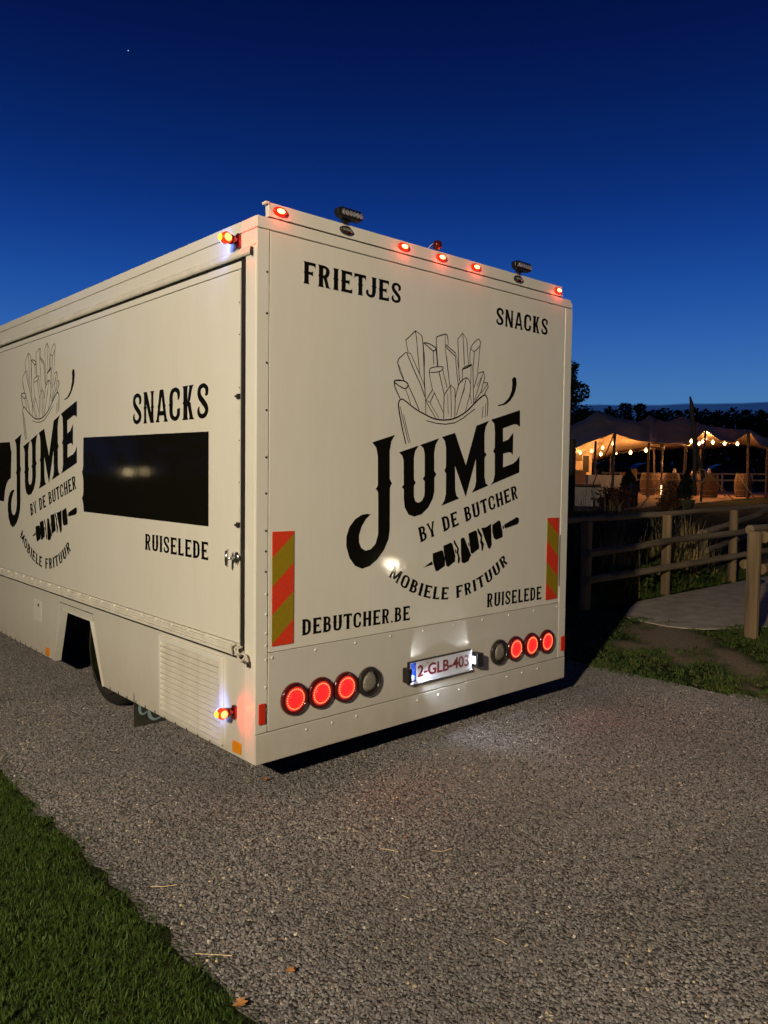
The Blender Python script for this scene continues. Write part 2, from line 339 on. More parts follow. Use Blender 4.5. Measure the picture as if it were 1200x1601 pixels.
def stone_mat():
    m = bpy.data.materials.new('gravel_stone'); m.use_nodes = True; t = m.node_tree; n = t.nodes; l = t.links; b = n['Principled BSDF']; b.inputs['Roughness'].default_value = .8
    oi = n.new('ShaderNodeObjectInfo'); r = n.new('ShaderNodeValToRGB'); l.new(oi.outputs['Random'], r.inputs[0]); e = r.color_ramp.elements; r.color_ramp.interpolation = 'CONSTANT'
    e[0].position = 0; e[0].color = (.125, .116, .116, 1); e[1].position = .2; e[1].color = (.18, .165, .164, 1)
    for p, c in ((.42, (.215, .20, .195)), (.62, (.15, .14, .145)), (.8, (.265, .245, .235)), (.92, (.20, .15, .13)), (.986, (.5, .4, .25)), (.993, (.55, .5, .43))):
        q = e.new(p); q.color = (*c, 1)
    co = n.new('ShaderNodeTexCoord'); f = n.new('ShaderNodeTexNoise'); f.inputs['Scale'].default_value = 160; f.inputs['Detail'].default_value = 3; l.new(co.outputs['Object'], f.inputs['Vector'])
    x = n.new('ShaderNodeMix'); x.data_type = 'RGBA'; x.blend_type = 'OVERLAY'; x.inputs['Factor'].default_value = .3; l.new(r.outputs[0], x.inputs['A']); l.new(f.outputs[0], x.inputs['B'])
    pn = n.new('ShaderNodeTexNoise'); pn.inputs['Scale'].default_value = .9; pn.inputs['Detail'].default_value = 5; l.new(oi.outputs['Location'], pn.inputs['Vector'])
    pr_ = n.new('ShaderNodeMapRange'); l.new(pn.outputs[0], pr_.inputs[0]); pr_.inputs['From Min'].default_value = .35; pr_.inputs['From Max'].default_value = .65; pr_.inputs['To Min'].default_value = .80; pr_.inputs['To Max'].default_value = 1.2
    pm = n.new('ShaderNodeMix'); pm.data_type = 'RGBA'; pm.blend_type = 'MULTIPLY'; pm.inputs['Factor'].default_value = 1; l.new(x.outputs['Result'], pm.inputs['A']); l.new(pr_.outputs[0], pm.inputs['B']); l.new(pm.outputs['Result'], b.inputs['Base Color'])
    return m
STM = stone_mat()
def stone(i):
    rnd = random.Random(i); ico = []
    import bmesh
    bm = bmesh.new(); bmesh.ops.create_icosphere(bm, subdivisions=1, radius=.0078)
    sx, sy, sz = rnd.uniform(.85, 1.25), rnd.uniform(.7, 1.0), rnd.uniform(.45, .7)
    for v in bm.verts:
        k = rnd.uniform(.68, 1.28); v.co = Vector((v.co.x*sx*k, v.co.y*sy*k, v.co.z*sz*k))
    me = bpy.data.meshes.new('stone'); bm.to_mesh(me); bm.free(); me.materials.append(STM)
    o = bpy.data.objects.new('stone', me); S.collection.objects.link(o); return o
cells = []; s_ = .1
i = -12
for ix in range(-12, 40):
    for iy in range(-36, 62):
        x, y = ix*s_, iy*s_
        if x < edge_left(y)-.03 or x+s_*.5 > edge_right(min(y, .45))+.06: continue
        if y > .3 and x > .35 and x < 2.6: continue
        if y > 2.5 and x > 2.4: continue
        dd = depth(x, y)
        if dd < 1.4: continue
        e = 1.
        if x < edge_left(y)+.05: e = .55
        e *= .8+.3*noise.noise(Vector((x*1.3, y*.5, 4))); cells.append((x, y, s_, e*(1 if dd < 6.5 else .8), .005))
gr = region('gravel', cells, STM)
scatter('gravel', gr, [stone(k) for k in range(8)], 14500, .35, 1.02, 3, tilt=.7)
# short stones / grit filling
tag(gr, kind='stuff')

# ------------------------------------------------------------------ grass
def leaf_mat(name, cols, rough=.6, trans=.15):
    m = bpy.data.materials.new(name); m.use_nodes = True; t = m.node_tree; n = t.nodes; l = t.links; b = n['Principled BSDF']; b.inputs['Roughness'].default_value = rough; b.inputs['Specular IOR Level'].default_value = .25
    oi = n.new('ShaderNodeObjectInfo'); co = n.new('ShaderNodeTexCoord'); f = n.new('ShaderNodeTexNoise'); f.inputs['Scale'].default_value = 3; f.inputs['Detail'].default_value = 6
    l.new(co.outputs['Object'], f.inputs['Vector'])
    a = n.new('ShaderNodeMath'); a.operation = 'ADD'; l.new(oi.outputs['Random'], a.inputs[0]); l.new(f.outputs[0], a.inputs[1])
    mm = n.new('ShaderNodeMath'); mm.operation = 'MULTIPLY'; mm.inputs[1].default_value = .5; l.new(a.outputs[0], mm.inputs[0])
    r = n.new('ShaderNodeValToRGB'); l.new(mm.outputs[0], r.inputs[0]); e = r.color_ramp.elements
    e[0].position = .25; e[0].color = (*cols[0], 1); e[1].position = .75; e[1].color = (*cols[-1], 1)
    if len(cols) > 2: q = e.new(.5); q.color = (*cols[1], 1)
    l.new(r.outputs[0], b.inputs['Base Color']); return m
GRASS = leaf_mat('lawn_blade', [(.026, .056, .007), (.042, .078, .010), (.08, .118, .022)])
GRASS2 = leaf_mat('rough_grass_blade', [(.04, .08, .012), (.07, .115, .02), (.14, .13, .045)])
def tuft(i, m, n=8, h=.03, w=.0018, spread=.012, lean=.5):
    rnd = random.Random(100+i); b = MB()
    for k in range(n):
        a = rnd.uniform(0, 2*PI); r = rnd.uniform(0, spread); x, y = r*math.cos(a), r*math.sin(a)
        d = rnd.uniform(0, 2*PI); le = rnd.uniform(.1, lean); hh = h*rnd.uniform(.6, 1.2); wx, wy = -math.sin(d)*w, math.cos(d)*w
        p = [(x, y, 0), (x+math.cos(d)*le*hh*.4, y+math.sin(d)*le*hh*.4, hh*.6), (x+math.cos(d)*le*hh*1.1, y+math.sin(d)*le*hh*1.1, hh*(1-.25*le))]
        o = len(b.v)
        b.v += [(p[0][0]-wx, p[0][1]-wy, p[0][2]), (p[0][0]+wx, p[0][1]+wy, p[0][2]), (p[1][0]+wx*.8, p[1][1]+wy*.8, p[1][2]), (p[1][0]-wx*.8, p[1][1]-wy*.8, p[1][2]), p[2]]
        b.f += [(o, o+1, o+2, o+3), (o+3, o+2, o+4)]
    return b.build('tuft', m)
cells = []
for ix in range(-84, -12):
    for iy in range(-60, 90):
        x, y = ix*.05, iy*.05
        q = edge_left(y+.025)-x-.025
        if q < -.08: continue
        dd = depth(x, y)
        if dd < 1.2 or dd > 7: continue
        w = sst(-.05, .05, q)*(.72+.5*noise.noise(Vector((x*2.5, y*2.5, 1)))); w = w if q > .02 else w*random.choice((.1, .5, 1))
        if w > .04: cells.append((x, y, .05, min(1, w), 0))
lw = region('lawn_grass', cells, GRASS)
scatter('lawn_grass', lw, [tuft(k, GRASS, 10, .020, .0011, .014, 1.0) for k in range(8)], 5200, .5, 1.4, 9, tilt=.4)
cells = []
for ix in range(33, 150):
    for iy in range(-34, 60):
        x, y = ix*.1, iy*.1
        if x < edge_right(min(y, .45))-.05: continue
        if -.1 < y < 1.88 and x > 5.55-(.0 if y < .9 else -.2) and not (y < .35 and x < 6.2): continue
        dd = depth(x, y)
        if dd < 3 or dd > 15: continue
        w = 1-bare(x, y); w *= .4+.6*sst(-.2, .35, noise.noise(Vector((x*1.7, y*1.7, 8))))
        if w < .06: continue
        cells.append((x, y, .1, w*(1 if dd < 9 else .45), gz(x, y)))
rg = region('rough_grass', cells, GRASS2)
scatter('rough_grass', rg, [tuft(20+k, GRASS2, 9, .021, .0026, .03, 1.3) for k in range(6)], 950, .6, 1.6, 10, tilt=.3)
# long grass along the fence posts
cells = []
for k in range(420):
    x = random.uniform(5.75, 13); y = random.choice([random.gauss(2.05, .07), random.gauss(-.08, .09)])
    if 0 < y < 1.92: continue
    if y < 0 and x > 7.0: continue
    cells.append((x, y, .1, 1., gz(x, y)))
lg = region('long_grass', cells, GRASS2)
scatter('long_grass', lg, [tuft(40+k, GRASS2, 10, .17, .004, .05, .9) for k in range(5)], 260, .5, 1.3, 12, tilt=.2)

# ------------------------------------------------------------------ path over the ditch
PATHM = mat('worn_path', (.50, .43, .34), .9, var=.25, vscale=5, bump=.5, bscale=90, dist=.006, detail=8)
pp = [(5.713, 1.431), (5.60, 1.15), (5.56, .868), (5.60, .70), (5.72, .529), (5.92, .40), (6.159, .303), (6.5, .12), (17, .12), (17, 1.86), (6.738, 1.87), (6.2, 1.66)]
mb = MB().prism(pp, lambda u, v, h: (u, v, h), -.14, .005); tag(mb.build('path', PATHM), kind='structure')

# ==================================================================  THE TRUCK
truck = empty('food_truck', (0, 0, 0), 'off-white box food truck with black lettering, parked on the gravel with red tail lamps lit', 'food truck')
P = M['paint']
def RF(u, v, h): return (u, -h, v)          # rear plane, h stands out towards the back
def SF(u, v, h): return (-h, u, v)          # left side plane
T = truck
LEN = 6.6; ZT = 2.727; WD = 2.5
def rpoly(name, poly, h0=-.010, h1=0, m=P, parent=T, **k): return MB().prism(poly, RF, h0, h1).build(name, m, parent, **k)
def spoly(name, poly, h0=-.010, h1=0, m=P, parent=T, **k): return MB().prism(poly, SF, h0, h1).build(name, m, parent, **k)
def R4(x0, x1, z0, z1): return [(x0, z0), (x1, z0), (x1, z1), (x0, z1)]
# inner box and floor
MB().box(.03, WD-.01, .03, LEN-.03, .66, ZT-.012).build('box_body', M['dark'], T)
MB().box(.35, 2.15, .35, LEN-.3, .26, .62).build('chassis', M['dark'], T)
def rounded_corner(poly_c, r, a0, a1, n=6): return [(poly_c[0]+r*math.cos(a0+(a1-a0)*i/n), poly_c[1]+r*math.sin(a0+(a1-a0)*i/n)) for i in range(n+1)]
# rear sheets (3 mm joints)
rpoly('roof_header_panel', [(.0, 2.674), (WD-.004, 2.674)]+rounded_corner((WD-.044, ZT-.04), .04, 0, PI/2)+[(.0, ZT)], -.028, 0, bevel=.003)
rpoly('corner_post', R4(.0, .0665, .3085, 2.6695), -.010, 0, bevel=.002)
rpoly('rear_panel', R4(.0715, 2.4165, .6905, 2.6695), -.012, -.002, bevel=.002)
rpoly('corner_post', R4(2.4205, WD-.001, .3085, 2.6695), -.010, 0, bevel=.003)
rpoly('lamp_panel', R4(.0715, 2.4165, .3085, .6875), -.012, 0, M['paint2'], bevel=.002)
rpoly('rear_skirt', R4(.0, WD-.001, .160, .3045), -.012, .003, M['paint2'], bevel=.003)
MB().box(.012, WD-.012, .013, .028, .17, 2.70).build('rear_backing', M['dark'], T)
# bright edge strip right
MB().box(WD-.012, WD, .011, LEN, .162, 2.66).build('right_side_panel', P, T)
# roof
mb = MB().box(.006, WD-.03, .032, LEN, ZT-.010, ZT-.001); mb.build('roof', P, T)
# left side: header, gutter, hatch, trims
spoly('roof_header_panel', R4(.0285, LEN, 2.674, ZT), -.02, -.0004, bevel=.003)
spoly('side_header_panel', R4(.0108, LEN, 2.60, 2.670), -.02, -.001, bevel=.002)
pr = [(0, 0), (.010, .001), (.016, .008), (.018, .018), (.014, .030), (.004, .043), (0, .044)]
mb = MB(); n = len(pr); mb.v = [(-a+.001, y, 2.556+b) for y in (.042, LEN) for a, b in pr]
mb.f = [(i, (i+1) % n, n+(i+1) % n, n+i) for i in range(n)]+[tuple(range(n-1, -1, -1)), tuple(range(n, 2*n))]
mb.build('rain_gutter', M['rail'], T, bevel=.001)
MB().box(-.012, -.0005, .030, .0415, 2.55, 2.588).build('gutter_end_cap', M['black'], T)
spoly('side_corner_post', R4(.0126, .098, .160, 2.598), -.02, -.0004, bevel=.003)
MB().box(.006, .02, .1, LEN, .64, 2.6).build('side_backing', M['dark'], T)
MB().box(-.001, .008, .102, .131, .70, 2.549).build('hatch_rubber_strip', M['rubber'], T)
spoly('serving_hatch', R4(.136, 6.35, .722, 2.505), -.014, .001, bevel=.002)
spoly('hatch_top_rail', R4(.136, 6.35, 2.5085, 2.542), -.014, .003, bevel=.002)
MB().box(-.0035, .010, .136, .150, .722, 2.505).build('hatch_edge_strip', M['rail'], T)
# lower hatch rail: ribbed
mb = MB()
for z0, z1, h in ((.662, .676, .016), (.678, .690, .010), (.692, .706, .013), (.7075, .7185, .004)): mb.box(-h, .01, .134, 6.35, z0, z1)
mb.build('hatch_bottom_rail', M['rail'], T, bevel=.001)
mb = MB()
y = .45
while y < 6: mb.box(-.0138, .0, y, y+.0025, .690, .7185); y += .19
mb.build('rail_joint', M['rivet'], T)['kind'] = 'stuff'
MB().box(-.002, .012, .102, 6.35, .6475, .6575).build('hatch_bottom_seal', M['rubber'], T)
# lower skirts with the wheel opening
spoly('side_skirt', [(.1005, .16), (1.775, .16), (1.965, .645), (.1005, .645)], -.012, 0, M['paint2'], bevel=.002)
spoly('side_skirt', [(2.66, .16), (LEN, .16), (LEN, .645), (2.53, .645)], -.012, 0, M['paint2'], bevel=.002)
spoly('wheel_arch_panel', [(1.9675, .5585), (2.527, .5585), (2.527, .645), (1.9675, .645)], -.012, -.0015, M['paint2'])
# wheel arch returns
mb = MB()
def slab(a, b, h0, h1, t):
    d = Vector((b[0]-a[0], b[1]-a[1])).normalized(); nrm = Vector((-d.y, d.x))*t
    mb.prism([a, b, (b[0]+nrm.x, b[1]+nrm.y), (a[0]+nrm.x, a[1]+nrm.y)], SF, h0, h1)
slab((2.661, .16), (2.512, .5575), -.045, .004, .006)
slab((2.512, .5575), (1.972, .5575), -.045, .004, .006)
mb.build('arch_trim', P, T)
mb = MB(); slab((1.976, .5575), (1.776, .16), -.05, .006, .010); mb.build('arch_edge', P, T)
mb = MB().box(-.0025, 0, 1.94, 2.54, .603, .607); mb.build('arch_seam', M['screw'], T)
MB().box(.03, .035, 1.6, 2.9, .20, .66).build('x', M['dark'], T)
bpy.data.objects.remove(bpy.data.objects['x'])
MB().box(.36, .37, 1.3, 3.0, .16, .66).build('wheel_well', M['dark'], T)
# small access flap with lock on the skirt
spoly('lock', [(2.985+.01*math.cos(a), .522+.013*math.sin(a)) for a in [2*PI*k/10 for k in range(10)]], 0, .006, M['screw'])
spoly('access_flap', R4(2.93, 3.10, .40, .56), .0, .0015, P, bevel=.001)

# rivets
def dome(mbx, fn, u, v, r, h, n=8, h0=0.): mbx.lathe([(r, 0), (r*.85, h*.6), (r*.45, h), (.0001, h*1.02)], n, lambda a, b, c: fn(u+a, v+b, c+h0))
mb = MB()
for z in (.974, .876, .786, .727, .658, .526, .42): dome(mb, RF, .058, z, .0075, .004)
for u in (.093, .353, .613, .863, 1.115, 1.37, 1.629, 1.882, 2.141, 2.396): dome(mb, RF, u, .664, .0075, .005)
for u in (.298, .46, .623, 1.072, 1.244, 1.425, 1.869, 2.026, 2.19): dome(mb, RF, u, .272, .0075, .005, 8, .003)
mb.build('rivets', M['rivet'], T, smooth=True)['kind'] = 'stuff'
mb = MB()
for z in (2.478, 2.288, 2.06, 1.84, 1.62, 1.45, 1.274, 1.177, 1.08): dome(mb, RF, .055, z, .006, .003)
y = .42
while y < LEN:
    if not 1.74 < y < 2.7: mb.prism(R4(y-.003, y+.003, .160, .178), SF, 0, .003)
    y += .125
for z in (2.35, 2.2, 1.95, 1.7, 1.5): dome(mb, SF, .143, z, .004, .003, 6, .0035)
mb.build('dark_rivets', M['screw'], T)['kind'] = 'stuff'

# ---- lamp bar along the roof
mb = MB().prism([(.064, 2.7335), (2.382, 2.7335), (2.370, 2.798), (.062, 2.798)], RF, -.03, -.001)
bar = mb.build('roof_lamp_bar', P, T, bevel=.002)
MB().box(.045, .0635, -.003, .03, 2.788, 2.799).build('bar_end_lip', M['rail'], T)
MB().box(.066, 2.37, .003, .028, ZT-.0005, 2.7325).build('bar_gap', M['dark'], T)
def oval(w, h, n=20): return [(w*math.cos(2*PI*k/n), h*math.sin(2*PI*k/n)) for k in range(n)]
def marker(u, v, lit):
    e = bpy.data.objects.new('roof_marker_lamp', None); S.collection.objects.link(e); e.parent = T; e.location = (u, 0, v)
    b = MB()
    prof = [(1, .0), (1, .006), (.9, .012), (.0005, .0165)]
    b.lathe([(r, h) for r, h in prof], 20, lambda a, c, h: (u+a*.040, -h+.002, v+c*.022))
    b.build('marker_body', M['mark_rim'] if lit else M['lampblk'], e, smooth=True)
    if lit:
        MB().lathe([(1, .0), (.9, .004), (.0005, .006)], 14, lambda a, c, h: (u+a*.022, -h-.0125, v+c*.011)).build('lit_lens', M['mark_core'], e, smooth=True)
        lamp('marker_glow', (u, -.032, v-.006), .26, (1, .05, .02), .012)
    else:
        for k in (-2, -1, 0, 1, 2): MB().prism([(u+k*.011+.005*math.cos(a), v+.007*math.sin(a)) for a in [PI/3*q for q in range(6)]], RF, .0125, .0165).build('led', M['lens_clr'], e)
for u in (.123, .920, 1.212, 1.505, 2.325): marker(u, 2.766, True)
for u in (.521, 1.902): marker(u, 2.767, False)
# work lamps standing above the bar
def work_lamp(u, v):  # slim housing just above the bar
    e = bpy.data.objects.new('work_lamp', None); S.collection.objects.link(e); e.parent = T; e.location = (u, 0, v)
    b = MB().prism([(u-.075, v-.010), (u-.05, v-.027), (u+.070, v-.027), (u+.080, v-.020), (u+.080, v+.020), (u+.070, v+.027), (u-.05, v+.027), (u-.075, v+.016)], RF, -.008, .030)
    b.build('lamp_housing', M['black'], e, bevel=.006)
    MB().box(u-.055, u+.080, -.0325, -.0301, v-.016, v+.016).build('lamp_face', M['lampblk'], e)
    for k in range(6):
        MB().lathe([(.0105, 0), (.0112, .003), (.008, .003), (.003, .0008), (.0002, .0005)], 10, lambda a, c, h: (u-.042+k*.0222+a, -.0327-h, v+c*1.25)).build('led_reflector', M['ledglass'], e, smooth=True)
    MB().box(u-.03, u+.02, -.015, .012, v-.036, v-.027).build('lamp_bracket', M['black'], e, bevel=.003)
    MB().box(u-.022, u+.006, -.008, .006, 2.797, v-.035).build('bracket_foot', M['screw'], e)
work_lamp(.525, 2.843); work_lamp(1.918, 2.845)
# small round camera on the roof edge with its wire
MB().lathe([(.0005, -.028), (.018, -.022), (.027, -.006), (.028, .006), (.018, .022), (.0005, .028)], 16, lambda a, c, h: (1.193+a, .01+c, 2.832+h)).build('roof_beacon', mat('dark_red_dome', (.07, .008, .006), .12, coat=.5), T, smooth=True)
MB().tube([(1.17, .02, 2.84), (1.15, .02, 2.825), (1.125, .02, 2.80), (1.11, .02, 2.795)], .0022, 6).build('beacon_wire', M['white'], T)

# ---- tail lamps
def tail_lamp(u, v, lit):
    e = bpy.data.objects.new('tail_lamp', None); S.collection.objects.link(e); e.parent = T; e.location = (u, 0, v)
    fn = lambda a, c, h: (u+a, -h, v+c)
    MB().lathe([(.081, 0), (.081, .010), (.076, .018), (.066, .021), (.060, .017), (.060, .012)], 36, fn).build('lamp_rim', M['lampred'] if lit else M['lampblk'], e, smooth=True)
    if lit:
        MB().lathe([(.0598, .0125), (.058, .0150), (.040, .0170)], 36, fn).build('lamp_ring_lens', M['lens_ring'], e, smooth=True)
        MB().lathe([(.040, .0172), (.030, .0185), (.0002, .0200)], 30, fn).build('lamp_lens', M['lens_red'], e, smooth=True)
        b = MB()
        for k in range(26):
            t = 2*PI*k/26; b.lathe([(.0032, .0145), (.0028, .0185), (.0002, .0195)], 6, lambda a, c, h: (u+.0495*math.cos(t)+a, -h-.001, v+.0495*math.sin(t)+c))
        b.build('led_ring', M['led'], e)['kind'] = 'stuff'
    else:
        MB().lathe([(.060, .013), (.03, .0175), (.0002, .0190)], 30, fn).build('lamp_lens', M['lens_clr'], e, smooth=True)
for u, l_ in ((.222, 1), (.384, 1), (.546, 1), (.709, 0), (1.788, 0), (1.948, 1), (2.114, 1), (2.282, 1)): tail_lamp(u, .442, l_)
lamp('tail_glow', (.384, -.05, .442), 5, (1, .08, .05), .08, spot=150, aim=(.35, -1, -.05), blend=.7)
lamp('tail_glow', (2.114, -.05, .442), 6, (1, .08, .05), .08, spot=150, aim=(.2, -1, -.05), blend=.7)

# ---- number plate
e = bpy.data.objects.new('number_plate', None); S.collection.objects.link(e); e.parent = T; e.location = (1.25, 0, .44)
PU0, PU1 = .998, 1.512
rpoly('plate_frame', R4(PU0-.006, PU1+.006, .374, .503), .0, .020, M['black'], e, bevel=.002)
rpoly('plate_face', R4(PU0, PU1, .389, .498), .020, .0225, M['plate'], e)
rpoly('plate_strip', R4(PU0-.001, PU1+.001, .376, .3885), .020, .0245, M['plate'], e)
rpoly('blue_band', R4(PU0+.002, PU0+.042, .391, .496), .0225, .0235, M['plate_blue'], e)
def text_mesh(name, txt, u, v, h, width, m, parent, yy, bold=0):
    cu = bpy.data.curves.new(name, 'FONT'); cu.body = txt; cu.size = 1; cu.extrude = .004; cu.offset = bold
    to = bpy.data.objects.new(name+'_t', cu); S.collection.objects.link(to); bpy.context.view_layer.update()
    me = bpy.data.meshes.new_from_object(to.evaluated_get(bpy.context.evaluated_depsgraph_get())); bpy.data.objects.remove(to)
    xs_ = [q.co.x for q in me.vertices]; ys_ = [q.co.y for q in me.vertices]; x0, x1, y0, y1 = min(xs_), max(xs_), min(ys_), max(ys_)
    b = MB(); b.v = [(u+(q.co.x-x0)/(x1-x0)*width, yy-(.0012 if q.co.z > 0 else 0), v+(q.co.y-y0)/(y1-y0)*h) for q in me.vertices]; b.f = [tuple(pl.vertices) for pl in me.polygons]
    return b.build(name, m, parent)
text_mesh('plate_number', '2-GLB-403', PU0+.056, .409, .068, .430, M['plate_red'], e, -.0225, .02)
text_mesh('country_letter', 'B', PU0+.012, .398, .028, .022, M['white'], e, -.0235, .02)
for k in range(12):
    t = 2*PI*k/12; rpoly('star', [(PU0+.022+.012*math.cos(t)+.0018*math.cos(a), .470+.015*math.sin(t)+.0022*math.sin(a)) for a in (0, PI/2, PI, 3*PI/2)], .0235, .0240, mat('star_yellow', (.5, .4, .05)) if k == 0 else bpy.data.materials['star_yellow'], e)
for k in range(2): rpoly('plate_bolt', [(PU0+.135+k*.25+.004*math.cos(a), .482-k*.04+.004*math.sin(a)) for a in [PI/3*q for q in range(6)]], .0225, .0255, M['screw'], e)
# plate lamps, one at each end
for u0, u1, s__, nm in ((.958, .988, 1, 'l'), (1.530, 1.578, -1, 'r')):
    q = bpy.data.objects.new('plate_lamp', None); S.collection.objects.link(q); q.parent = T; q.location = (u0, 0, .44)
    if s__ > 0: b = MB().box(u0, u1-.004, -.052, 0, .395, .475)
    else: b = MB().prism([(1.534, 0), (1.534, .046), (1.578, .058), (1.578, 0)], lambda a, c, h: (a, -c, h), .395, .478)
    b.build('lamp_housing', M['black'], q, bevel=.003)
    uu = u1-.003 if s__ > 0 else 1.532
    MB().box(min(uu, uu+s__*.002), max(uu, uu+s__*.002), -.036, -.012, .412, .458).build('lamp_lens', mat('lit_white_plate_lens', (1, 1, 1), emit=(.85, .9, 1), es=1.8) if s__ > 0 else bpy.data.materials['lit_white_plate_lens'], q)
lamp('plate_light', (.992, -.036, .436), .5, (.74, .84, 1), .008, spot=168, aim=(1, -.12, -.12), blend=.15)
lamp('plate_light', (1.524, -.040, .436), .32, (.74, .84, 1), .008, spot=168, aim=(-1, -.12, .05), blend=.15)

for x_, sx in ((.994, 1), (1.524, -1)):
    lamp('plate_light_spill', (x_, -.032, .486), .75, (.9, .93, 1), .004, spot=64, aim=(sx*.9, .15, 1), blend=.6)
    lamp('plate_light_spill', (x_, -.032, .40), .30, (.85, .9, 1), .004, spot=50, aim=(sx*.8, .14, -1), blend=.35)
lamp('plate_light_ground', (.994, -.060, .43), 11, (.74, .82, 1), .006, spot=88, aim=(1.1, -.24, -.36), blend=.9)
# ---- chevron boards
def board(u0, u1, z0, z1, flip):
    e = bpy.data.objects.new('chevron_board', None); S.collection.objects.link(e); e.parent = T; e.location = (u0, 0, z0)
    w = u1-u0; H = z1-z0; la = [0, .224, .479, .727, .982]; ra = [0, .026, .280, .534, .782]
    le = [0]+[.224, .479, .727, .982]+[1]; ri = [0]+[.026, .28, .534, .782]+[1]
    for k in range(5):
        a0, a1, b0, b1 = le[k], le[k+1], ri[k], ri[k+1]
        poly = [(0, z1-a0*H), (0, z1-a1*H), (w, z1-b1*H), (w, z1-b0*H)]
        if k == 0: poly = [(0, z1), (0, z1-le[1]*H), (w, z1-ri[1]*H), (w, z1)]
        poly = [((u0+p if not flip else u1-p), z) for p, z in poly]
        rpoly('red_stripe' if k % 2 == 0 else 'yellow_stripe', poly, .0, .0022, M['chev_r'] if k % 2 == 0 else M['chev_y'], e)
board(.091, .216, .7185, 1.268, False); board(2.268, 2.396, .7205, 1.269, True)
# reflectors
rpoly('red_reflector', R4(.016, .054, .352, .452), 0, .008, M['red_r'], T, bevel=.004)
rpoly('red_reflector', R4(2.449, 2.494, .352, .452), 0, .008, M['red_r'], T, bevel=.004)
spoly('orange_reflector', R4(.118, .196, .178, .236), 0, .007, M['orange_r'], T, bevel=.004)
spoly('orange_reflector', R4(2.755, 2.835, .172, .230), 0, .007, M['orange_r'], T, bevel=.004)
# black rubber gap on the right post
MB().box(2.4185, 2.4205, -.0008, .01, .80, 1.15).build('post_seal', M['rubber'], T)

# ---- side marker lamps (amber / red / white) on rubber brackets
def side_marker(y, z):
    e = bpy.data.objects.new('side_marker_lamp', None); S.collection.objects.link(e); e.parent = T; e.location = (0, y, z)
    MB().prism([(y-.010+.016*math.cos(a), z+(.020 if math.sin(a) > 0 else -.028)+.012*math.sin(a)) for a in [2*PI*k/16 for k in range(16)]], SF, .0, .014).build('rubber_bracket', M['lampred'], e, bevel=.003)
    MB().tube([(-.012, y-.004, z), (-.030, y, z), (-.048, y, z)], [.020, .020, .024], 12).build('lamp_arm', M['lampred'], e, smooth=True)
    fn = lambda a, c, h: (-.070+a*.88, y+h*.9, z+c*.88)
    MB().lathe([(.026, -.026), (.031, -.018), (.031, .010)], 20, fn).build('red_shell', mat('marker_shell', (.5, .02, .004), .25, emit=(1, .07, .005), es=.7) if 'marker_shell' not in bpy.data.materials else bpy.data.materials['marker_shell'], e, smooth=True)
    MB().lathe([(.022, -.0265), (.016, -.032), (.0002, -.034)], 16, fn).build('red_lens', M['side_core'], e, smooth=True)
    MB().lathe([(.029, .0105), (.027, .022), (.012, .028), (.0002, .029)], 16, fn).build('white_lens', M['whitelens'], e, smooth=True)
    MB().lathe([(.019, 0), (.016, .007), (.0002, .011)], 14, lambda a, c, h: (-.0955-h, y+a*.85, z+c*.85)).build('amber_lens', M['amber'], e, smooth=True)
    lamp('marker_red_glow', (-.055, y-.042, z), 1.1, (1, .0, .0), .01, spot=160, aim=(.75, -1, 0), blend=.6)
    lamp('marker_white_glow', (-.072, y+.045, z-.005), .85, (.16, .24, 1), .01, spot=150, aim=(.42, 1, 0), blend=.7)
side_marker(.160, 2.640); side_marker(.186, .381)

# ---- louvred vent
e = bpy.data.objects.new('side_vent', None); S.collection.objects.link(e); e.parent = T; e.location = (0, .63, .4)
Y0, Y1, Z0, Z1 = .285, .968, .182, .630
mb = MB()
mb.prism([(Y0, Z0), (Y1, Z0), (Y1-.02, Z0+.022), (Y0+.02, Z0+.022)], SF, 0, .017).prism([(Y0, Z1), (Y1, Z1), (Y1-.02, Z1-.03), (Y0+.02, Z1-.03)], SF, 0, .017)
mb.prism([(Y0, Z0), (Y0+.02, Z0+.022), (Y0+.02, Z1-.03), (Y0, Z1)], SF, 0, .017).prism([(Y1, Z0), (Y1-.02, Z0+.022), (Y1-.02, Z1-.03), (Y1, Z1)], SF, 0, .017)
mb.build('vent_frame', P, e, bevel=.002)
nS = 13; z = Z0+.024; dz = (Z1-.03-Z0-.024)/nS
proto = None
for k in range(nS):
    b = MB(); zz = z
    pr = [(-.012, .006), (.016, .0), (.019, .005), (-.002, dz*.93), (-.012, dz*.95)]
    b.v = [(-a, y, c) for y in (Y0+.021, Y1-.021) for a, c in pr]; n = len(pr)
    b.f = [(i, (i+1) % n, n+(i+1) % n, n+i) for i in range(n)]+[tuple(range(n-1, -1, -1)), tuple(range(n, 2*n))]
    if proto is None:
        proto = b.build('slat', P, e, loc=(0, 0, 0)); proto.location = (0, -.63, zz-.4)
    else:
        o = proto.copy(); S.collection.objects.link(o); o.location = (0, -.63, zz-.4)
    z += dz
MB().box(-.016, -.006, .296, .303, .196, .225).build('vent_catch', M['black'], e)

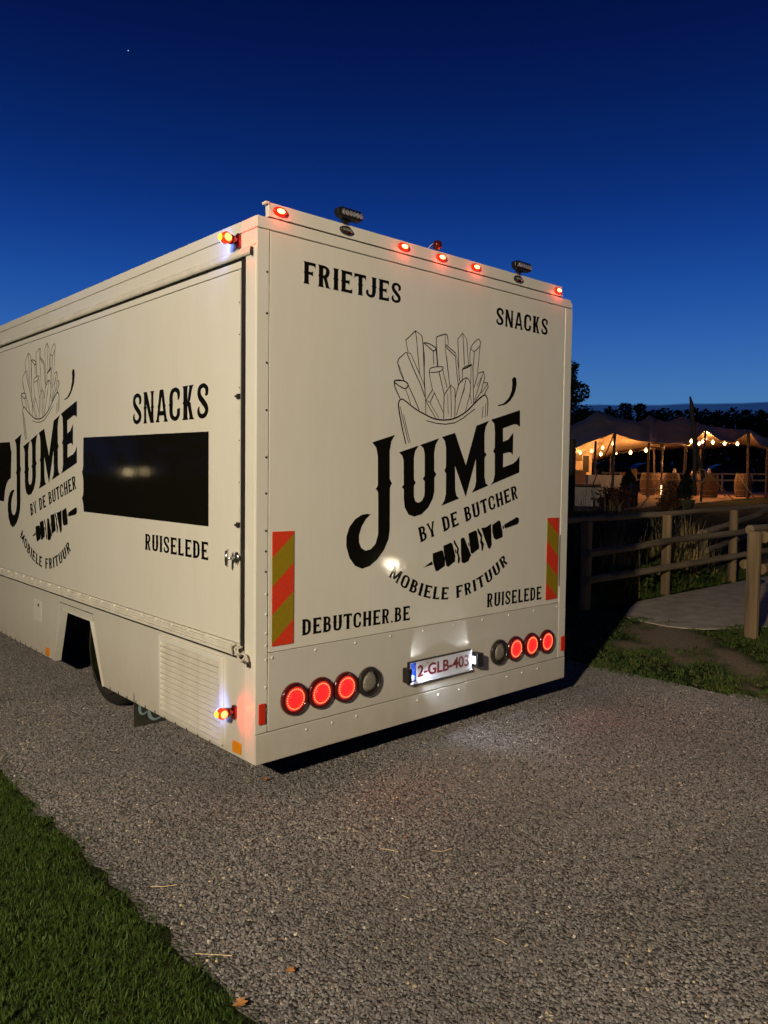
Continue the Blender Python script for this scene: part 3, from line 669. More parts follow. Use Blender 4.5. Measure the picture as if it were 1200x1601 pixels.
# ---- hatch fittings
mb = MB().lathe([(.022, 0), (.024, .008), (.012, .016)], 16, lambda a, c, h: SF(.156+a, 1.136+c*1.3, h))
mb.build('handle_base', M['chrome'], T, smooth=True)
mb = MB().tube([(-.012, .160, 1.136), (-.05, .165, 1.136)], .007, 10).tube([(-.044, .176, 1.095), (-.054, .172, 1.105), (-.056, .170, 1.136), (-.054, .172, 1.168), (-.042, .176, 1.178)], [.004, .008, .009, .008, .004], 10)
mb.build('hatch_handle', M['chrome'], T, smooth=True)
for z in (1.909, 1.296): MB().box(-.012, -.001, .136, .158, z-.012, z+.012).tube([(-.012, .150, z), (-.024, .152, z)], .005, 8).build('hatch_stop', M['screw'], T)
mb = MB()
for y, r in ((.165, .026), (.128, .022), (.104, .024)):
    mb.tube([(-.018+r*math.cos(t)*.6, y+.008*math.sin(3*t), .690+r*math.sin(t)) for t in [2*PI*k/14 for k in range(15)]], .0055, 8, cap=False)
mb.tube([(-.02, .13, .67), (-.03, .10, .66), (-.03, .075, .65), (-.025, .055, .672), (-.02, .048, .685)], .006, 8)
mb.tube([(-.03, .09, .68), (-.032, .062, .692), (-.028, .040, .685), (-.022, .034, .655), (-.02, .038, .638)], .006, 8)
mb.build('tied_cord', M['rope'], T, smooth=True)
MB().tube([(-.01, .17, .69), (-.012, .10, .69)], .012, 8).build('hinge_pin', M['screw'], T)
MB().tube([(-.022, .034, .655), (-.02, .034, .636), (-.016, .040, .632)], .007, 8).build('hook_tip', M['screw'], T)

# ---- wheel and mud flap
e = bpy.data.objects.new('wheel', None); S.collection.objects.link(e); e.parent = T; e.location = (.16, 1.87, .352)
wf = lambda a, c, h: (.06+h, 1.87+a, .352+c)
MB().lathe([(.245, .03), (.255, .004), (.29, .0), (.325, .012), (.345, .035), (.350, .07), (.350, .17), (.33, .21), (.24, .22)], 48, wf).build('tyre', M['tyre'], e, smooth=True)
MB().lathe([(.262, .004), (.268, -.006), (.255, -.014), (.235, -.010), (.20, .004), (.15, .002), (.11, -.022), (.08, -.030), (.05, -.032), (.0005, -.034)], 48, wf).build('wheel_trim', mat('dark_chrome', (.36, .33, .30), .14, 1), e, smooth=True)
b = MB()
for k in range(10):
    t = 2*PI*k/10; b.lathe([(.010, -.02), (.010, -.036), (.0002, -.04)], 6, lambda a, c, h: wf(.09*math.cos(t)+a, .09*math.sin(t)+c, h))
b.build('wheel_nuts', M['chrome'], e)['kind'] = 'stuff'
FY = 1.33
def flp(x, y): q = rear(x, y, FY); return (max(q[0], .0), q[1])
fl = [flp(196, 1085), flp(196, 1100), flp(206, 1143), flp(262, 1131), (.34, .0), (.36, .3), (.02, .3)]
fz = min(p[1] for p in fl); shift = max(0, .006-fz)
e = MB().prism([(p[0]+.0, p[1]+shift*(1 if p[1] < .2 else 0)) for p in fl], lambda u, v, h: (u, FY-h, v), 0, .01).build('mud_flap', M['flap'], T)
def ribbon(pts, w):
    n = len(pts); ws = w if isinstance(w, list) else [w]*n; A = []; B = []
    for i, p in enumerate(pts):
        a = pts[max(i-1, 0)]; b = pts[min(i+1, n-1)]; dx, dy = b[0]-a[0], b[1]-a[1]; L = math.hypot(dx, dy) or 1
        nx_, ny_ = -dy/L*ws[i]/2, dx/L*ws[i]/2; A.append((p[0]+nx_, p[1]+ny_)); B.append((p[0]-nx_, p[1]-ny_))
    return A, B
def ribbon_add(mb, pts, w, fn, h0, h1):
    A, B = ribbon(pts, w)
    for i in range(len(pts)-1): mb.prism([A[i], A[i+1], B[i+1], B[i]], fn, h0, h1)
def crom(pts, k=5):
    out = []
    for i in range(len(pts)-1):
        p0, p1, p2, p3 = pts[max(i-1, 0)], pts[i], pts[i+1], pts[min(i+2, len(pts)-1)]
        for j in range(k):
            t = j/k
            out.append(tuple(.5*(2*b+(c-a)*t+(2*a-5*b+4*c-d)*t*t+(3*b-a-3*c+d)*t**3) for a, b, c, d in zip(p0, p1, p2, p3)))
    return out+[tuple(pts[-1])]
zf = lambda x, y: (lambda q: (q[0], q[1]+shift))(rear(180+x/10.909, 1080+y/10.909, FY-.01))
b = MB()
for pts, w in (([(425, 300), (415, 360), (425, 430), (470, 460), (520, 430), (575, 385)], [.016, .017, .014, .010, .007, .005]), ([(580, 385), (575, 440), (600, 510), (660, 545), (730, 525), (790, 490)], [.018, .020, .020, .014, .009, .006])):
    c3 = crom([(*zf(*p), ww) for p, ww in zip(pts, w)]); ribbon_add(b, [(q[0], q[1]) for q in c3], [q[2] for q in c3], lambda u, v, h: (u, FY-.01-h, v), 0, .001)
b.build('flap_lettering', M['flapblue'], e)

# ==================================================================  LETTERING
TH = .195
def g_stem(x, y0=0, y1=1, t=TH, fb=.05, ft=.05, spur=.035, m_=None):
    m_ = (y0+y1)/2 if m_ is None else m_
    Lp = [(x-fb, y0), (x-fb*.2, y0+.05), (x, y0+.13)]; Rp = [(x+t+fb, y0), (x+t+fb*.2, y0+.05), (x+t, y0+.13)]
    if spur:
        Lp += [(x, m_-.05), (x-spur, m_), (x, m_+.05)]; Rp += [(x+t, m_-.05), (x+t+spur, m_), (x+t, m_+.05)]
    Lp += [(x, y1-.13), (x-ft*.2, y1-.05), (x-ft, y1)]; Rp += [(x+t, y1-.13), (x+t+ft*.2, y1-.05), (x+t+ft, y1)]
    return [Lp+Rp[::-1]]
def g_arm(x0, x1, y, t=.14, up=0, dn=0):
    return [[(x0, y), (x1-.09, y), (x1-.02, y-dn*.4), (x1, y-dn)] + [(x1, y+t+up), (x1-.02, y+t+up*.4), (x1-.09, y+t), (x0, y+t)]]
def g_stroke(pts, ws, k=5):
    c3 = crom([(*p, w) for p, w in zip(pts, ws)], k); A, B = ribbon([(q[0], q[1]) for q in c3], [q[2] for q in c3])
    return [[A[i], A[i+1], B[i+1], B[i]] for i in range(len(A)-1)]
def G(ch):
    if ch == 'I': return g_stem(.05), .27
    if ch == 'L': return g_stem(.05)+g_arm(.1, .52, 0, .14, up=.12), .52
    if ch == 'F': return g_stem(.05)+g_arm(.1, .56, .86, .14, dn=.12)+g_arm(.1, .44, .44, .13, up=.07, dn=.07), .56
    if ch == 'E': return g_stem(.05)+g_arm(.1, .56, .86, .14, dn=.11)+g_arm(.1, .44, .435, .13, up=.07, dn=.07)+g_arm(.1, .57, 0, .14, up=.11), .57
    if ch == 'T': return g_stem(.21, ft=0)+[[(0, .74), (.03, .82), (.10, .86), (.49, .86), (.56, .82), (.59, .74), (.59, 1), (0, 1)]], .59
    if ch == 'H': return g_stem(.05)+g_stem(.42)+[[(.1, .43), (.5, .43), (.5, .57), (.1, .57)]], .64
    if ch == 'N': return g_stem(.04, t=.12)+g_stem(.45, t=.12, spur=.03)+[[(.02, 1), (.20, 1), (.56, 0), (.40, 0)]], .62
    if ch == 'M': return g_stem(.04, t=.13)+g_stem(.59, t=.13)+[[(.02, 1), (.20, 1), (.44, .12), (.32, .12)], [(.74, 1), (.56, 1), (.32, .12), (.44, .12)]], .76
    if ch == 'A': return [[(-.04, 0), (.20, 0), (.155, .05), (.16, .12), (.24, .5), (.335, .98), (.335, 1), (.20, 1), (.12, .56), (.085, .5), (.10, .44), (.035, .10)],
                          [(.64, 0), (.40, 0), (.445, .05), (.44, .12), (.36, .5), (.265, .98), (.265, 1), (.40, 1), (.48, .56), (.515, .5), (.50, .44), (.565, .10)],
                          [(.12, .20), (.48, .20), (.46, .34), (.14, .34)]], .6
    if ch == 'K': return g_stem(.05)+[[(.16, .40), (.30, .40), (.30, .56), (.16, .56)], [(.24, .40), (.38, .56), (.46, .85), (.50, .95), (.56, 1), (.33, 1), (.34, .93), (.26, .60)],
                                      [(.24, .54), (.40, .50), (.48, .16), (.52, .06), (.58, 0), (.33, 0), (.355, .08), (.26, .42)]], .58
    if ch == 'Y': return g_stem(.21, y1=.5, ft=0, spur=0)+[[(-.02, 1), (.20, 1), (.17, .93), (.30, .48), (.38, .42), (.21, .42), (.04, .92)], [(.61, 1), (.40, 1), (.43, .93), (.29, .48), (.21, .42), (.38, .42), (.56, .92)]], .59
    if ch == 'U': return g_stem(.05, y0=.25, fb=0, m_=.55)+g_stem(.42, y0=.25, fb=0, m_=.55)+g_stroke([(.135, .30), (.15, .16), (.22, .085), (.32, .065), (.42, .085), (.49, .16), (.505, .30)], [.17, .17, .15, .135, .15, .17, .17]), .64
    if ch == 'J': return g_stem(.34, y0=.25, fb=0, m_=.55)+g_stroke([(.425, .30), (.41, .16), (.33, .08), (.21, .075), (.10, .15), (.085, .28), (.13, .34)], [.17, .17, .15, .14, .13, .11, .05]), .56
    if ch in 'OC':
        sp = [[(.02, .45), (-.025, .5), (.02, .55)]]
        if ch == 'O': return g_stroke([(.10, .5), (.10, .74), (.16, .88), (.29, .935), (.42, .88), (.48, .74), (.48, .5), (.48, .26), (.42, .12), (.29, .065), (.16, .12), (.10, .26), (.10, .5)], [.17, .17, .15, .13, .15, .17, .17, .17, .15, .13, .15, .17, .17])+sp+[[(.56, .45), (.605, .5), (.56, .55)]], .58
        return g_stroke([(.45, .62), (.49, .70), (.47, .85), (.38, .92), (.28, .935), (.16, .88), (.10, .74), (.10, .5), (.10, .26), (.16, .12), (.29, .065), (.41, .10), (.47, .20), (.48, .35)], [.04, .10, .15, .14, .13, .15, .17, .17, .17, .15, .13, .14, .15, .13])+sp+[[(.40, .35), (.57, .37), (.55, .31), (.42, .29)]], .57
    if ch == 'S': return g_stroke([(.40, .66), (.47, .70), (.47, .84), (.38, .92), (.28, .935), (.16, .88), (.115, .76), (.16, .62), (.30, .48), (.42, .36), (.47, .24), (.42, .12), (.28, .065), (.14, .11), (.09, .24), (.13, .35)], [.05, .12, .14, .13, .13, .14, .15, .17, .18, .17, .15, .14, .13, .13, .10, .03]), .56
    if ch == 'D': return g_stem(.05)+g_stroke([(.14, .93), (.28, .925), (.42, .86), (.49, .72), (.49, .5), (.49, .28), (.42, .14), (.28, .075), (.14, .07)], [.13, .14, .15, .17, .17, .17, .15, .14, .13])+[[(.57, .45), (.61, .5), (.57, .55)]], .6
    if ch == 'B': return g_stem(.05, spur=.03)+g_stroke([(.14, .935), (.30, .93), (.41, .86), (.43, .74), (.39, .60), (.28, .525), (.14, .52)], [.13, .13, .14, .16, .15, .12, .12])+g_stroke([(.28, .52), (.42, .45), (.465, .30), (.43, .14), (.30, .07), (.14, .065)], [.10, .15, .17, .15, .13, .13]), .57
    if ch == 'R': return g_stem(.05)+g_stroke([(.14, .935), (.32, .93), (.44, .86), (.46, .73), (.42, .58), (.30, .49), (.14, .485)], [.13, .13, .15, .17, .16, .13, .12])+[[(.24, .50), (.40, .52), (.50, .16), (.53, .06), (.60, 0), (.38, 0), (.37, .08), (.33, .22)]], .6
    if ch == '.': return [[(.03, 0), (.15, 0), (.15, .13), (.03, .13)]], .17
    return [], .34
def word(name, txt, fn, plane, parent, h_cap, width, gap=.105, m=None, base=.0015):
    """fn(x_along, y_up) -> plane coords, both in metres along the line of text"""
    gl = [G(c) for c in txt]; tot = sum(w for _, w in gl)+gap*(len(txt)-1)-.12*(txt.count('TJ')); k = width/tot; x = 0; mb = MB(); i = 0
    for ic_, (ch_, (polys, w)) in enumerate(zip(txt, gl)):
        if ch_ == 'J' and ic_: x -= .12
        if ch_ == ' ': mb.build(name, m or M['vinyl'], parent); mb = MB()
        cx = (x+w/2)*k
        for pl in polys:
            h1 = base+.0006+.00004*(i % 9); i += 1
            mb.prism([fn((x+p[0])*k, p[1]*h_cap, cx) for p in pl], plane, base, h1)
        x += w+gap
    return mb.build(name, m or M['vinyl'], parent)
straight = lambda u0, v0, du=1, dv=0, up=(0, 1): (lambda x, y, cx: (u0+x*du+y*up[0], v0+x*dv+y*up[1]))
word('lettering_frietjes', 'FRIETJES', straight(.262, 2.462), RF, T, .106, .648, base=-.0018)
word('lettering_snacks', 'SNACKS', straight(1.702, 2.462), RF, T, .104, .525, base=-.0018)
word('lettering_debutcher', 'DEBUTCHER.BE', straight(.268, .747, 1, -.014), RF, T, .080, .742, base=-.0018)
word('lettering_ruiselede', 'RUISELEDE', straight(1.668, .735, 1, -.006), RF, T, .086, .554, base=-.0018)
word('lettering_snacks', 'SNACKS', straight(1.328, 1.820, -1, 0), SF, T, .178, .892)
word('lettering_ruiselede', 'RUISELEDE', straight(1.166, 1.094, -1, .006), SF, T, .092, .726)
# the round-the-logo artwork, measured on the rear and repeated larger on the side
z1 = lambda p: rear(530+p[0]/6.667, 660+p[1]/6.667)
z2 = lambda p: rear(670+p[0]/6.667, 580+p[1]/6.667)
z3 = lambda p: rear(640+p[0]/6.667, 750+p[1]/6.667)
z5 = lambda p: rear(600+p[0]/6.316, 505+p[1]/6.316)
LJ = [(347, 210), (583, 133), (545, 200), (528, 300), (528, 590), (540, 618), (553, 637), (540, 660), (530, 690), (528, 1120), (515, 1220), (470, 1330), (400, 1430), (320, 1500), (240, 1528), (170, 1500), (110, 1420), (75, 1290), (78, 1190), (110, 1090), (170, 1010), (240, 965), (290, 956), (330, 962), (280, 1010), (235, 1090), (208, 1180), (208, 1250), (230, 1310), (275, 1340), (330, 1325), (380, 1270), (405, 1180), (408, 1150), (408, 740), (398, 712), (380, 697), (396, 678), (405, 655), (405, 360), (390, 270)]
LU = [(625, 315), (830, 243), (795, 300), (780, 370), (780, 600), (800, 630), (780, 665), (780, 780), (795, 825), (825, 842), (865, 820), (888, 770), (893, 720), (893, 615), (873, 592), (893, 560), (893, 330), (880, 270), (845, 238), (1042, 168), (1005, 240), (992, 320), (992, 510), (1015, 543), (993, 580), (993, 720), (975, 800), (930, 890), (860, 960), (785, 985), (725, 965), (685, 890), (675, 800), (675, 700), (655, 678), (675, 650), (673, 400), (660, 350)]
LM = [(140, 688), (275, 645), (388, 985), (500, 570), (628, 520), (595, 580), (583, 650), (583, 840), (603, 870), (583, 910), (583, 1110), (595, 1170), (622, 1195), (450, 1270), (485, 1210), (495, 1150), (493, 912), (387, 1312), (275, 985), (277, 1240), (290, 1300), (318, 1330), (133, 1405), (165, 1350), (180, 1280), (182, 1070), (165, 1040), (182, 1000), (182, 800), (170, 730)]
LE = [(652, 508), (952, 408), (952, 582), (925, 560), (890, 555), (775, 597), (775, 738), (830, 715), (882, 645), (878, 875), (860, 850), (830, 848), (778, 862), (775, 1005), (880, 965), (920, 930), (948, 885), (945, 1058), (648, 1185), (675, 1150), (690, 1080), (690, 860), (672, 840), (690, 800), (692, 640), (685, 550)]
LACC = [(870, 85), (890, 60), (912, 75), (918, 130), (905, 210), (885, 258), (850, 310), (815, 342), (780, 357), (725, 365), (722, 355), (780, 340), (812, 310), (840, 275), (868, 200), (873, 130)]
SK = [[(145, 918), (235, 850), (245, 885)], [(243, 770), (335, 735), (350, 745), (372, 830), (370, 900), (290, 955), (272, 950), (245, 850)], [(353, 690), (435, 655), (450, 675), (478, 790), (475, 850), (405, 910), (385, 900), (360, 760)],
      [(460, 635), (470, 630), (500, 690), (515, 720), (510, 760), (528, 820), (520, 870), (505, 870), (505, 800), (490, 760), (498, 720), (465, 665)], [(535, 620), (555, 602), (575, 610), (600, 680), (645, 790), (630, 810), (615, 850), (570, 873), (545, 860), (538, 760)],
      [(615, 560), (690, 528), (703, 540), (728, 700), (725, 720), (655, 773), (640, 760)], [(708, 512), (720, 510), (760, 580), (755, 630), (778, 670), (765, 740), (752, 738), (750, 680), (735, 650), (742, 600), (712, 545)],
      [(750, 505), (800, 495), (850, 460), (858, 680), (838, 723), (820, 710), (780, 600)], [(865, 470), (935, 422), (950, 440), (972, 560), (970, 600), (905, 627), (880, 610), (865, 540)], [(988, 468), (1120, 390), (1140, 400), (1142, 440), (1125, 465), (1000, 508), (990, 500)],
      [(970, 485), (982, 480), (986, 510), (975, 515)], [(612, 660), (622, 655), (628, 690), (618, 692)], [(474, 728), (484, 724), (488, 760), (478, 764)]]
FR = [([(240, 285), (215, 170), (313, 77), (375, 125), (385, 190)], 5), ([(313, 77), (322, 150), (340, 350), (355, 515)], 4), ([(380, 130), (388, 250), (395, 450), (400, 640)], 3),
      ([(200, 570), (160, 480), (135, 390), (150, 350), (215, 290)], 5), ([(215, 290), (265, 300), (290, 360), (365, 530), (400, 615)], 4), ([(225, 290), (300, 470), (360, 600), (405, 730)], 6),
      ([(160, 745), (125, 670), (103, 600), (115, 567), (200, 572), (240, 610), (212, 648), (150, 620), (105, 585)], 7), ([(240, 610), (285, 710), (350, 860)], 5), ([(212, 648), (240, 720), (265, 800)], 3),
      ([(385, 205), (400, 195), (450, 205), (515, 250), (487, 275), (440, 235), (400, 200)], 6), ([(390, 210), (398, 400), (400, 560), (410, 740), (415, 900)], 4), ([(487, 275), (492, 410)], 4), ([(515, 250), (530, 430)], 5),
      ([(535, 425), (522, 260), (520, 150), (540, 130), (615, 110), (632, 150), (635, 220)], 5), ([(605, 115), (607, 215)], 3), ([(605, 220), (615, 215), (712, 300), (705, 325), (650, 275), (605, 225)], 6),
      ([(605, 235), (625, 400), (650, 610)], 4), ([(705, 325), (720, 470), (735, 620)], 4), ([(718, 320), (740, 450), (750, 580)], 3), ([(745, 570), (738, 350), (730, 160), (780, 98), (820, 165), (835, 410)], 4), ([(780, 98), (788, 250), (795, 420)], 4),
      ([(850, 405), (858, 250), (925, 160), (952, 185), (945, 230), (893, 280), (858, 250)], 4), ([(893, 280), (885, 420)], 5), ([(950, 230), (925, 490)], 3), ([(480, 660), (450, 490), (475, 440), (578, 432), (580, 455), (545, 480), (450, 490)], 5),
      ([(545, 480), (570, 590), (595, 700)], 5), ([(580, 450), (600, 540), (625, 640)], 4), ([(775, 585), (775, 455), (800, 432), (865, 408), (880, 430), (885, 790)], 5), ([(775, 458), (820, 440), (865, 415)], 7), ([(862, 420), (858, 600)], 3),
      ([(415, 765), (480, 660), (500, 690), (455, 785), (415, 765)], 5), ([(420, 780), (460, 850), (510, 935)], 4), ([(455, 785), (540, 935)], 3), ([(500, 690), (550, 800), (585, 880)], 4),
      ([(590, 945), (595, 710), (660, 612), (700, 650), (705, 750), (700, 930)], 5), ([(660, 612), (665, 800), (665, 930)], 4), ([(705, 750), (725, 660), (750, 590), (815, 540), (855, 600), (850, 700), (805, 870)], 5), ([(815, 540), (790, 650), (715, 910)], 4),
      ([(890, 640), (930, 495), (985, 480), (998, 530), (960, 680), (890, 790)], 5), ([(985, 480), (950, 590), (895, 760)], 4), ([(990, 590), (1025, 590), (1030, 630), (990, 710), (945, 750)], 5), ([(1025, 600), (965, 690)], 3), ([(850, 700), (870, 800)], 3),
      ([(745, 800), (800, 640)], 2), ([(630, 700), (635, 900)], 2), ([(320, 790), (350, 860)], 5), ([(150, 420), (200, 560)], 2), ([(620, 330), (645, 560)], 2), ([(400, 290), (402, 420)], 2), ([(920, 620), (960, 540)], 2),
      ([(165, 755), (145, 790), (150, 860), (180, 1030), (218, 1195)], 8), ([(160, 820), (200, 1000), (245, 1185)], 3.5), ([(195, 900), (225, 1040), (262, 1180)], 3),
      ([(150, 770), (165, 755), (200, 760), (300, 840), (410, 905), (500, 945), (600, 958), (700, 940), (800, 885), (880, 810), (950, 740), (995, 712), (1020, 740), (1027, 800), (1020, 920)], 8),
      ([(420, 965), (520, 990), (610, 1000), (700, 985), (780, 940), (900, 848)], 5), ([(980, 825), (970, 940)], 3), ([(1008, 790), (1000, 930)], 3)]
logo = {'j': [[z1(p) for p in LJ]], 'u': [[z1(p) for p in LU]], 'm': [[z2(p) for p in LM]], 'e': [[z2(p) for p in LE]], 'acc': [[z2(p) for p in LACC]], 'sk': [[z3(p) for p in q] for q in SK]}
tosideu = lambda p: (4.327-1.054*p[0]-.039*(p[1]-0)*0, 1.060*p[1]-.021)
tosidel = lambda p: (4.327-1.054*p[0]-.039*p[1], 1.060*p[1]-.021-.023*p[0])
for plane, mp_, base, sc in ((RF, lambda p: p, -.0018, 1), (SF, tosidel, .0012, 1.05)):
    lg_ = bpy.data.objects.new('logo', None); S.collection.objects.link(lg_); lg_.parent = T
    lg_.location = plane(*mp_((1.35, 1.5)), 0)
    for k, nm in (('j', 'logo_letter'), ('u', 'logo_letter'), ('m', 'logo_letter'), ('e', 'logo_letter'), ('acc', 'logo_accent')):
        MB().prism([mp_(p) for p in logo[k][0]], plane, base, base+.0007).build(nm, M['vinyl'], lg_)
    b = MB()
    for q in logo['sk']: b.prism([mp_(p) for p in q], plane, base, base+.0007)
    b.build('logo_skewer', M['vinyl'], lg_)
    b = MB(); i = 0
    for pts, w in FR:
        q = [z5(p) for p in pts]; q = crom(q, 4) if len(pts) > 6 or (len(pts) > 3 and w >= 8) else q; q = [mp_(p) for p in q]; nn = len(q)
        ww = [w*.00085*sc*(.75+.35*math.sin(PI*(j+.5)/nn))+.0008 for j in range(nn)]
        ribbon_add(b, q, ww, plane, base, base+.0006+.00003*(i % 12)); i += 1
    b.build('logo_fries', M['vinyl'], lg_)
    dx_, dz_ = 1.956-1.083, 1.405-1.166; Ld = math.hypot(dx_, dz_); cx_, cz_ = dx_/Ld, dz_/Ld
    word('logo_lettering', 'BY DE BUTCHER', lambda x, y, c: mp_((1.083+x*cx_-y*cz_, 1.166+x*cz_+y*cx_)), plane, lg_, .086, Ld, base=base, gap=.11)
    Rr = .827; a0 = math.atan2(.985-1.648, .838-1.353); a1 = math.atan2(.985-1.648, 1.878-1.353); wid = (a1-a0)*Rr
    def arcf(x, y, c):
        a = a0+c/Rr; tx, tz = -math.sin(a), math.cos(a); ox, oz = 1.353+Rr*math.cos(a), 1.648+Rr*math.sin(a)
        return mp_((ox+(x-c)*tx-math.cos(a)*y, oz+(x-c)*tz-math.sin(a)*y))
    word('logo_lettering', 'MOBIELE FRITUUR', arcf, plane, lg_, .072, wid, base=base, gap=.15)
# black fields on the side
s7 = lambda p: side(p[0]/6.157, 640+p[1]/6.157)
fld = [s7(p) for p in [(803, 271), (801, 400), (801, 540), (797, 575), (789, 603), (797, 640), (802, 680), (802, 790), (798, 830), (789, 853), (797, 890), (803, 935), (806, 985)]]
spoly('black_field', fld+[(.437, 1.271), (.437, 1.752)], .001, .0016, M['vinyl'])
fld2 = [s7(p) for p in [(95, 315), (97, 350), (104, 385), (110, 410), (108, 500), (105, 600), (104, 662), (80, 680), (62, 720), (48, 780), (38, 885)]]
spoly('black_field', [(5.3, 1.772)]+fld2+[(5.3, 1.275)], .001, .0016, M['vinyl'])

# ==================================================================  FENCES
WOOD = mat('weathered_pine', (.27, .185, .10), .85, var=.5, vscale=9, bump=1, bscale=26, dist=.02, detail=8, stretch=(1, 1, .07))
WOODR = mat('grey_half_log', (.27, .205, .12), .9, var=.5, vscale=7, bump=1, bscale=24, dist=.02, detail=8, stretch=(.1, 1, 1))
def log(pts, r, name='rail', m=None, parent=None, n=10, jit=.08):
    pts = [Vector(p) for p in pts]; out = []; rs = []
    for a, b in zip(pts, pts[1:]):
        k = max(2, int((b-a).length/.25))
        for j in range(k):
            out.append(a.lerp(b, j/k)+Vector((0, random.uniform(-1, 1), random.uniform(-1, 1)))*r*jit*1.2); rs.append(r*random.uniform(1-jit, 1+jit))
    out.append(pts[-1]); rs.append(r*.97)
    return MB().tube(out, rs, n).build(name, m or WOODR, parent, smooth=False)
def post(x, y, h, r, parent, z0=None, lean=0, m=None):
    z = gz(x, y)-.1 if z0 is None else z0
    b = MB(); n = 12; rs = [r*random.uniform(.95, 1.05) for _ in range(n)]
    for k, zz in enumerate((z, z+h*.3, z+h*.65, z+h-.012, z+h)):
        s_ = 1 if k < 4 else .9
        b.v += [(x+lean*k/4+rs[i]*math.cos(2*PI*i/n)*s_*(1+.03*math.sin(k*2+i)), y+rs[i]*math.sin(2*PI*i/n)*s_, zz) for i in range(n)]
    for k in range(4): b.f += [(k*n+i, k*n+(i+1) % n, (k+1)*n+(i+1) % n, (k+1)*n+i) for i in range(n)]
    b.f.append(tuple(4*n+i for i in range(n)))
    return b.build('post', m or WOOD, parent)
f1 = empty('rail_fence', (5.7, 1.9, 0), 'long post and rail fence on the far side of the path, partly in shadow', 'fence')
for x, h in ((5.70, 1.13), (7.55, 1.155), (9.55, 1.17), (11.5, 1.17), (13.5, 1.17)): post(x, 1.93, h, .060, f1, z0=-.1)
yy = 1.86
log([(5.3, 1.98, 1.045), (7.5, 1.99, 1.06), (10.7, 2.0, 1.10), (14, 2.0, 1.12)], .036, parent=f1)
log([(5.6, yy, .66), (7.5, yy, .722), (9.5, yy, .74), (12.2, yy, .78), (14, yy, .79)], .043, parent=f1)
log([(5.6, yy, .36), (7.5, yy, .375), (10.3, yy, .41), (14, yy, .43)], .043, parent=f1)
f2 = empty('rail_fence', (5.7, .05, 0), 'near wooden fence at the right edge, with thick pale round post', 'fence')
post(5.69, .05, 1.135, .064, f2, z0=-.1); post(7.6, .05, 1.12, .062, f2, z0=-.3)
log([(5.76, .0, .985), (7.7, -.02, .93), (9.7, -.02, .95)], .058, parent=f2, m=WOOD); log([(5.74, .0, .665), (7.7, -.02, .60), (9.7, -.02, .62)], .055, parent=f2, m=WOOD)
log([(5.72, .11, 1.05), (7.6, .11, 1.02), (9.7, .11, 1.03)], .045, parent=f2)
# log stubs lying behind the near post
for px, py, dd, lab in ((1163, 882, 9.6, 'sawn log end showing left of the near fence post'), (1193, 878, 9.2, 'sawn log end showing right of the near fence post')):
    p = at(px, py, dd); d = Vector((1, .1, 0)); o = MB().tube([p, p+d*.1, p+d*.35], [.058, .060, .06], 14).build('log', WOOD, loc=p); tag(o, lab, 'log')
f3 = empty('rail_fence', (9.8, 4.3, 0), 'slanting wooden fence climbing the bank behind the path fence', 'fence')
def bankp(px, py, D): return at(px, py, D)
a = at(1097, 838, 13.2); b_ = at(1148, 812, 14.2); c_ = at(1200, 797, 15.5); d_ = at(1245, 780, 17)
log([at(1094, 834, 13.2), at(1140, 820, 14), at(1180, 807, 15), at(1202, 795, 15.6), at(1250, 772, 17)], .05, parent=f3)
log([at(1103, 861, 13.2), at(1140, 847, 14), at(1200, 826, 15.6), at(1250, 812, 17)], .05, parent=f3)
for px, py, D, h in ((1100, 828, 13.25, 1.0), (1210, 790, 15.7, 1.0)):
    p = at(px, py, D); gzz = min(gz(p.x, p.y), p.z-.7); b = MB().tube([(p.x, p.y, gzz-.1), (p.x, p.y, p.z)], .075, 10).build('post', WOODR, f3)
p = at(894, 687, 12.5)
gp = MB().box(p.x-.05, p.x+.05, p.y-.05, p.y+.05, -.1, p.z).build('gate_post', mat('dark_gate_post', (.03, .022, .016), .8, var=.4), loc=(p.x, p.y, 0), bevel=.01); tag(gp, 'tall dark square gate post just right of the truck rear corner', 'post')

# ==================================================================  PLANTS
REED = leaf_mat('reed_leaf', [(.05, .06, .015), (.12, .10, .035), (.24, .17, .07)]); REEDL = leaf_mat('pale_reed_leaf', [(.10, .11, .03), (.26, .20, .08), (.42, .30, .13)]); WEED = leaf_mat('weed_leaf', [(.02, .045, .008), (.045, .075, .012), (.07, .10, .02)])
REDL = leaf_mat('reddish_leaf', [(.05, .02, .012), (.09, .035, .018), (.13, .07, .03)]); CONI = leaf_mat('conifer_leaf', [(.008, .016, .006), (.012, .024, .009)])
POTM = mat('pot_glaze', (.12, .12, .07), .5, var=.2)
def blades(mb, c, n, h, spread, w, lean=.5, rnd=random):
    for _ in range(n):
        a = rnd.uniform(0, 2*PI); r = spread*math.sqrt(rnd.random()); x, y = c[0]+r*math.cos(a), c[1]+r*math.sin(a); hh = h*rnd.uniform(.5, 1.1)
        d = rnd.uniform(0, 2*PI); le = rnd.uniform(.05, lean); wx, wy = -math.sin(d)*w, math.cos(d)*w; prev = None
        for k in range(5):
            t = k/4; q = (x+math.cos(d)*le*hh*t*t, y+math.sin(d)*le*hh*t*t, c[2]+hh*(t-.35*le*t*t)); s_ = 1-t*.85
            i0 = len(mb.v); mb.v += [(q[0]-wx*s_, q[1]-wy*s_, q[2]), (q[0]+wx*s_, q[1]+wy*s_, q[2])]
            if prev is not None: mb.f.append((prev, prev+1, i0+1, i0))
            prev = i0
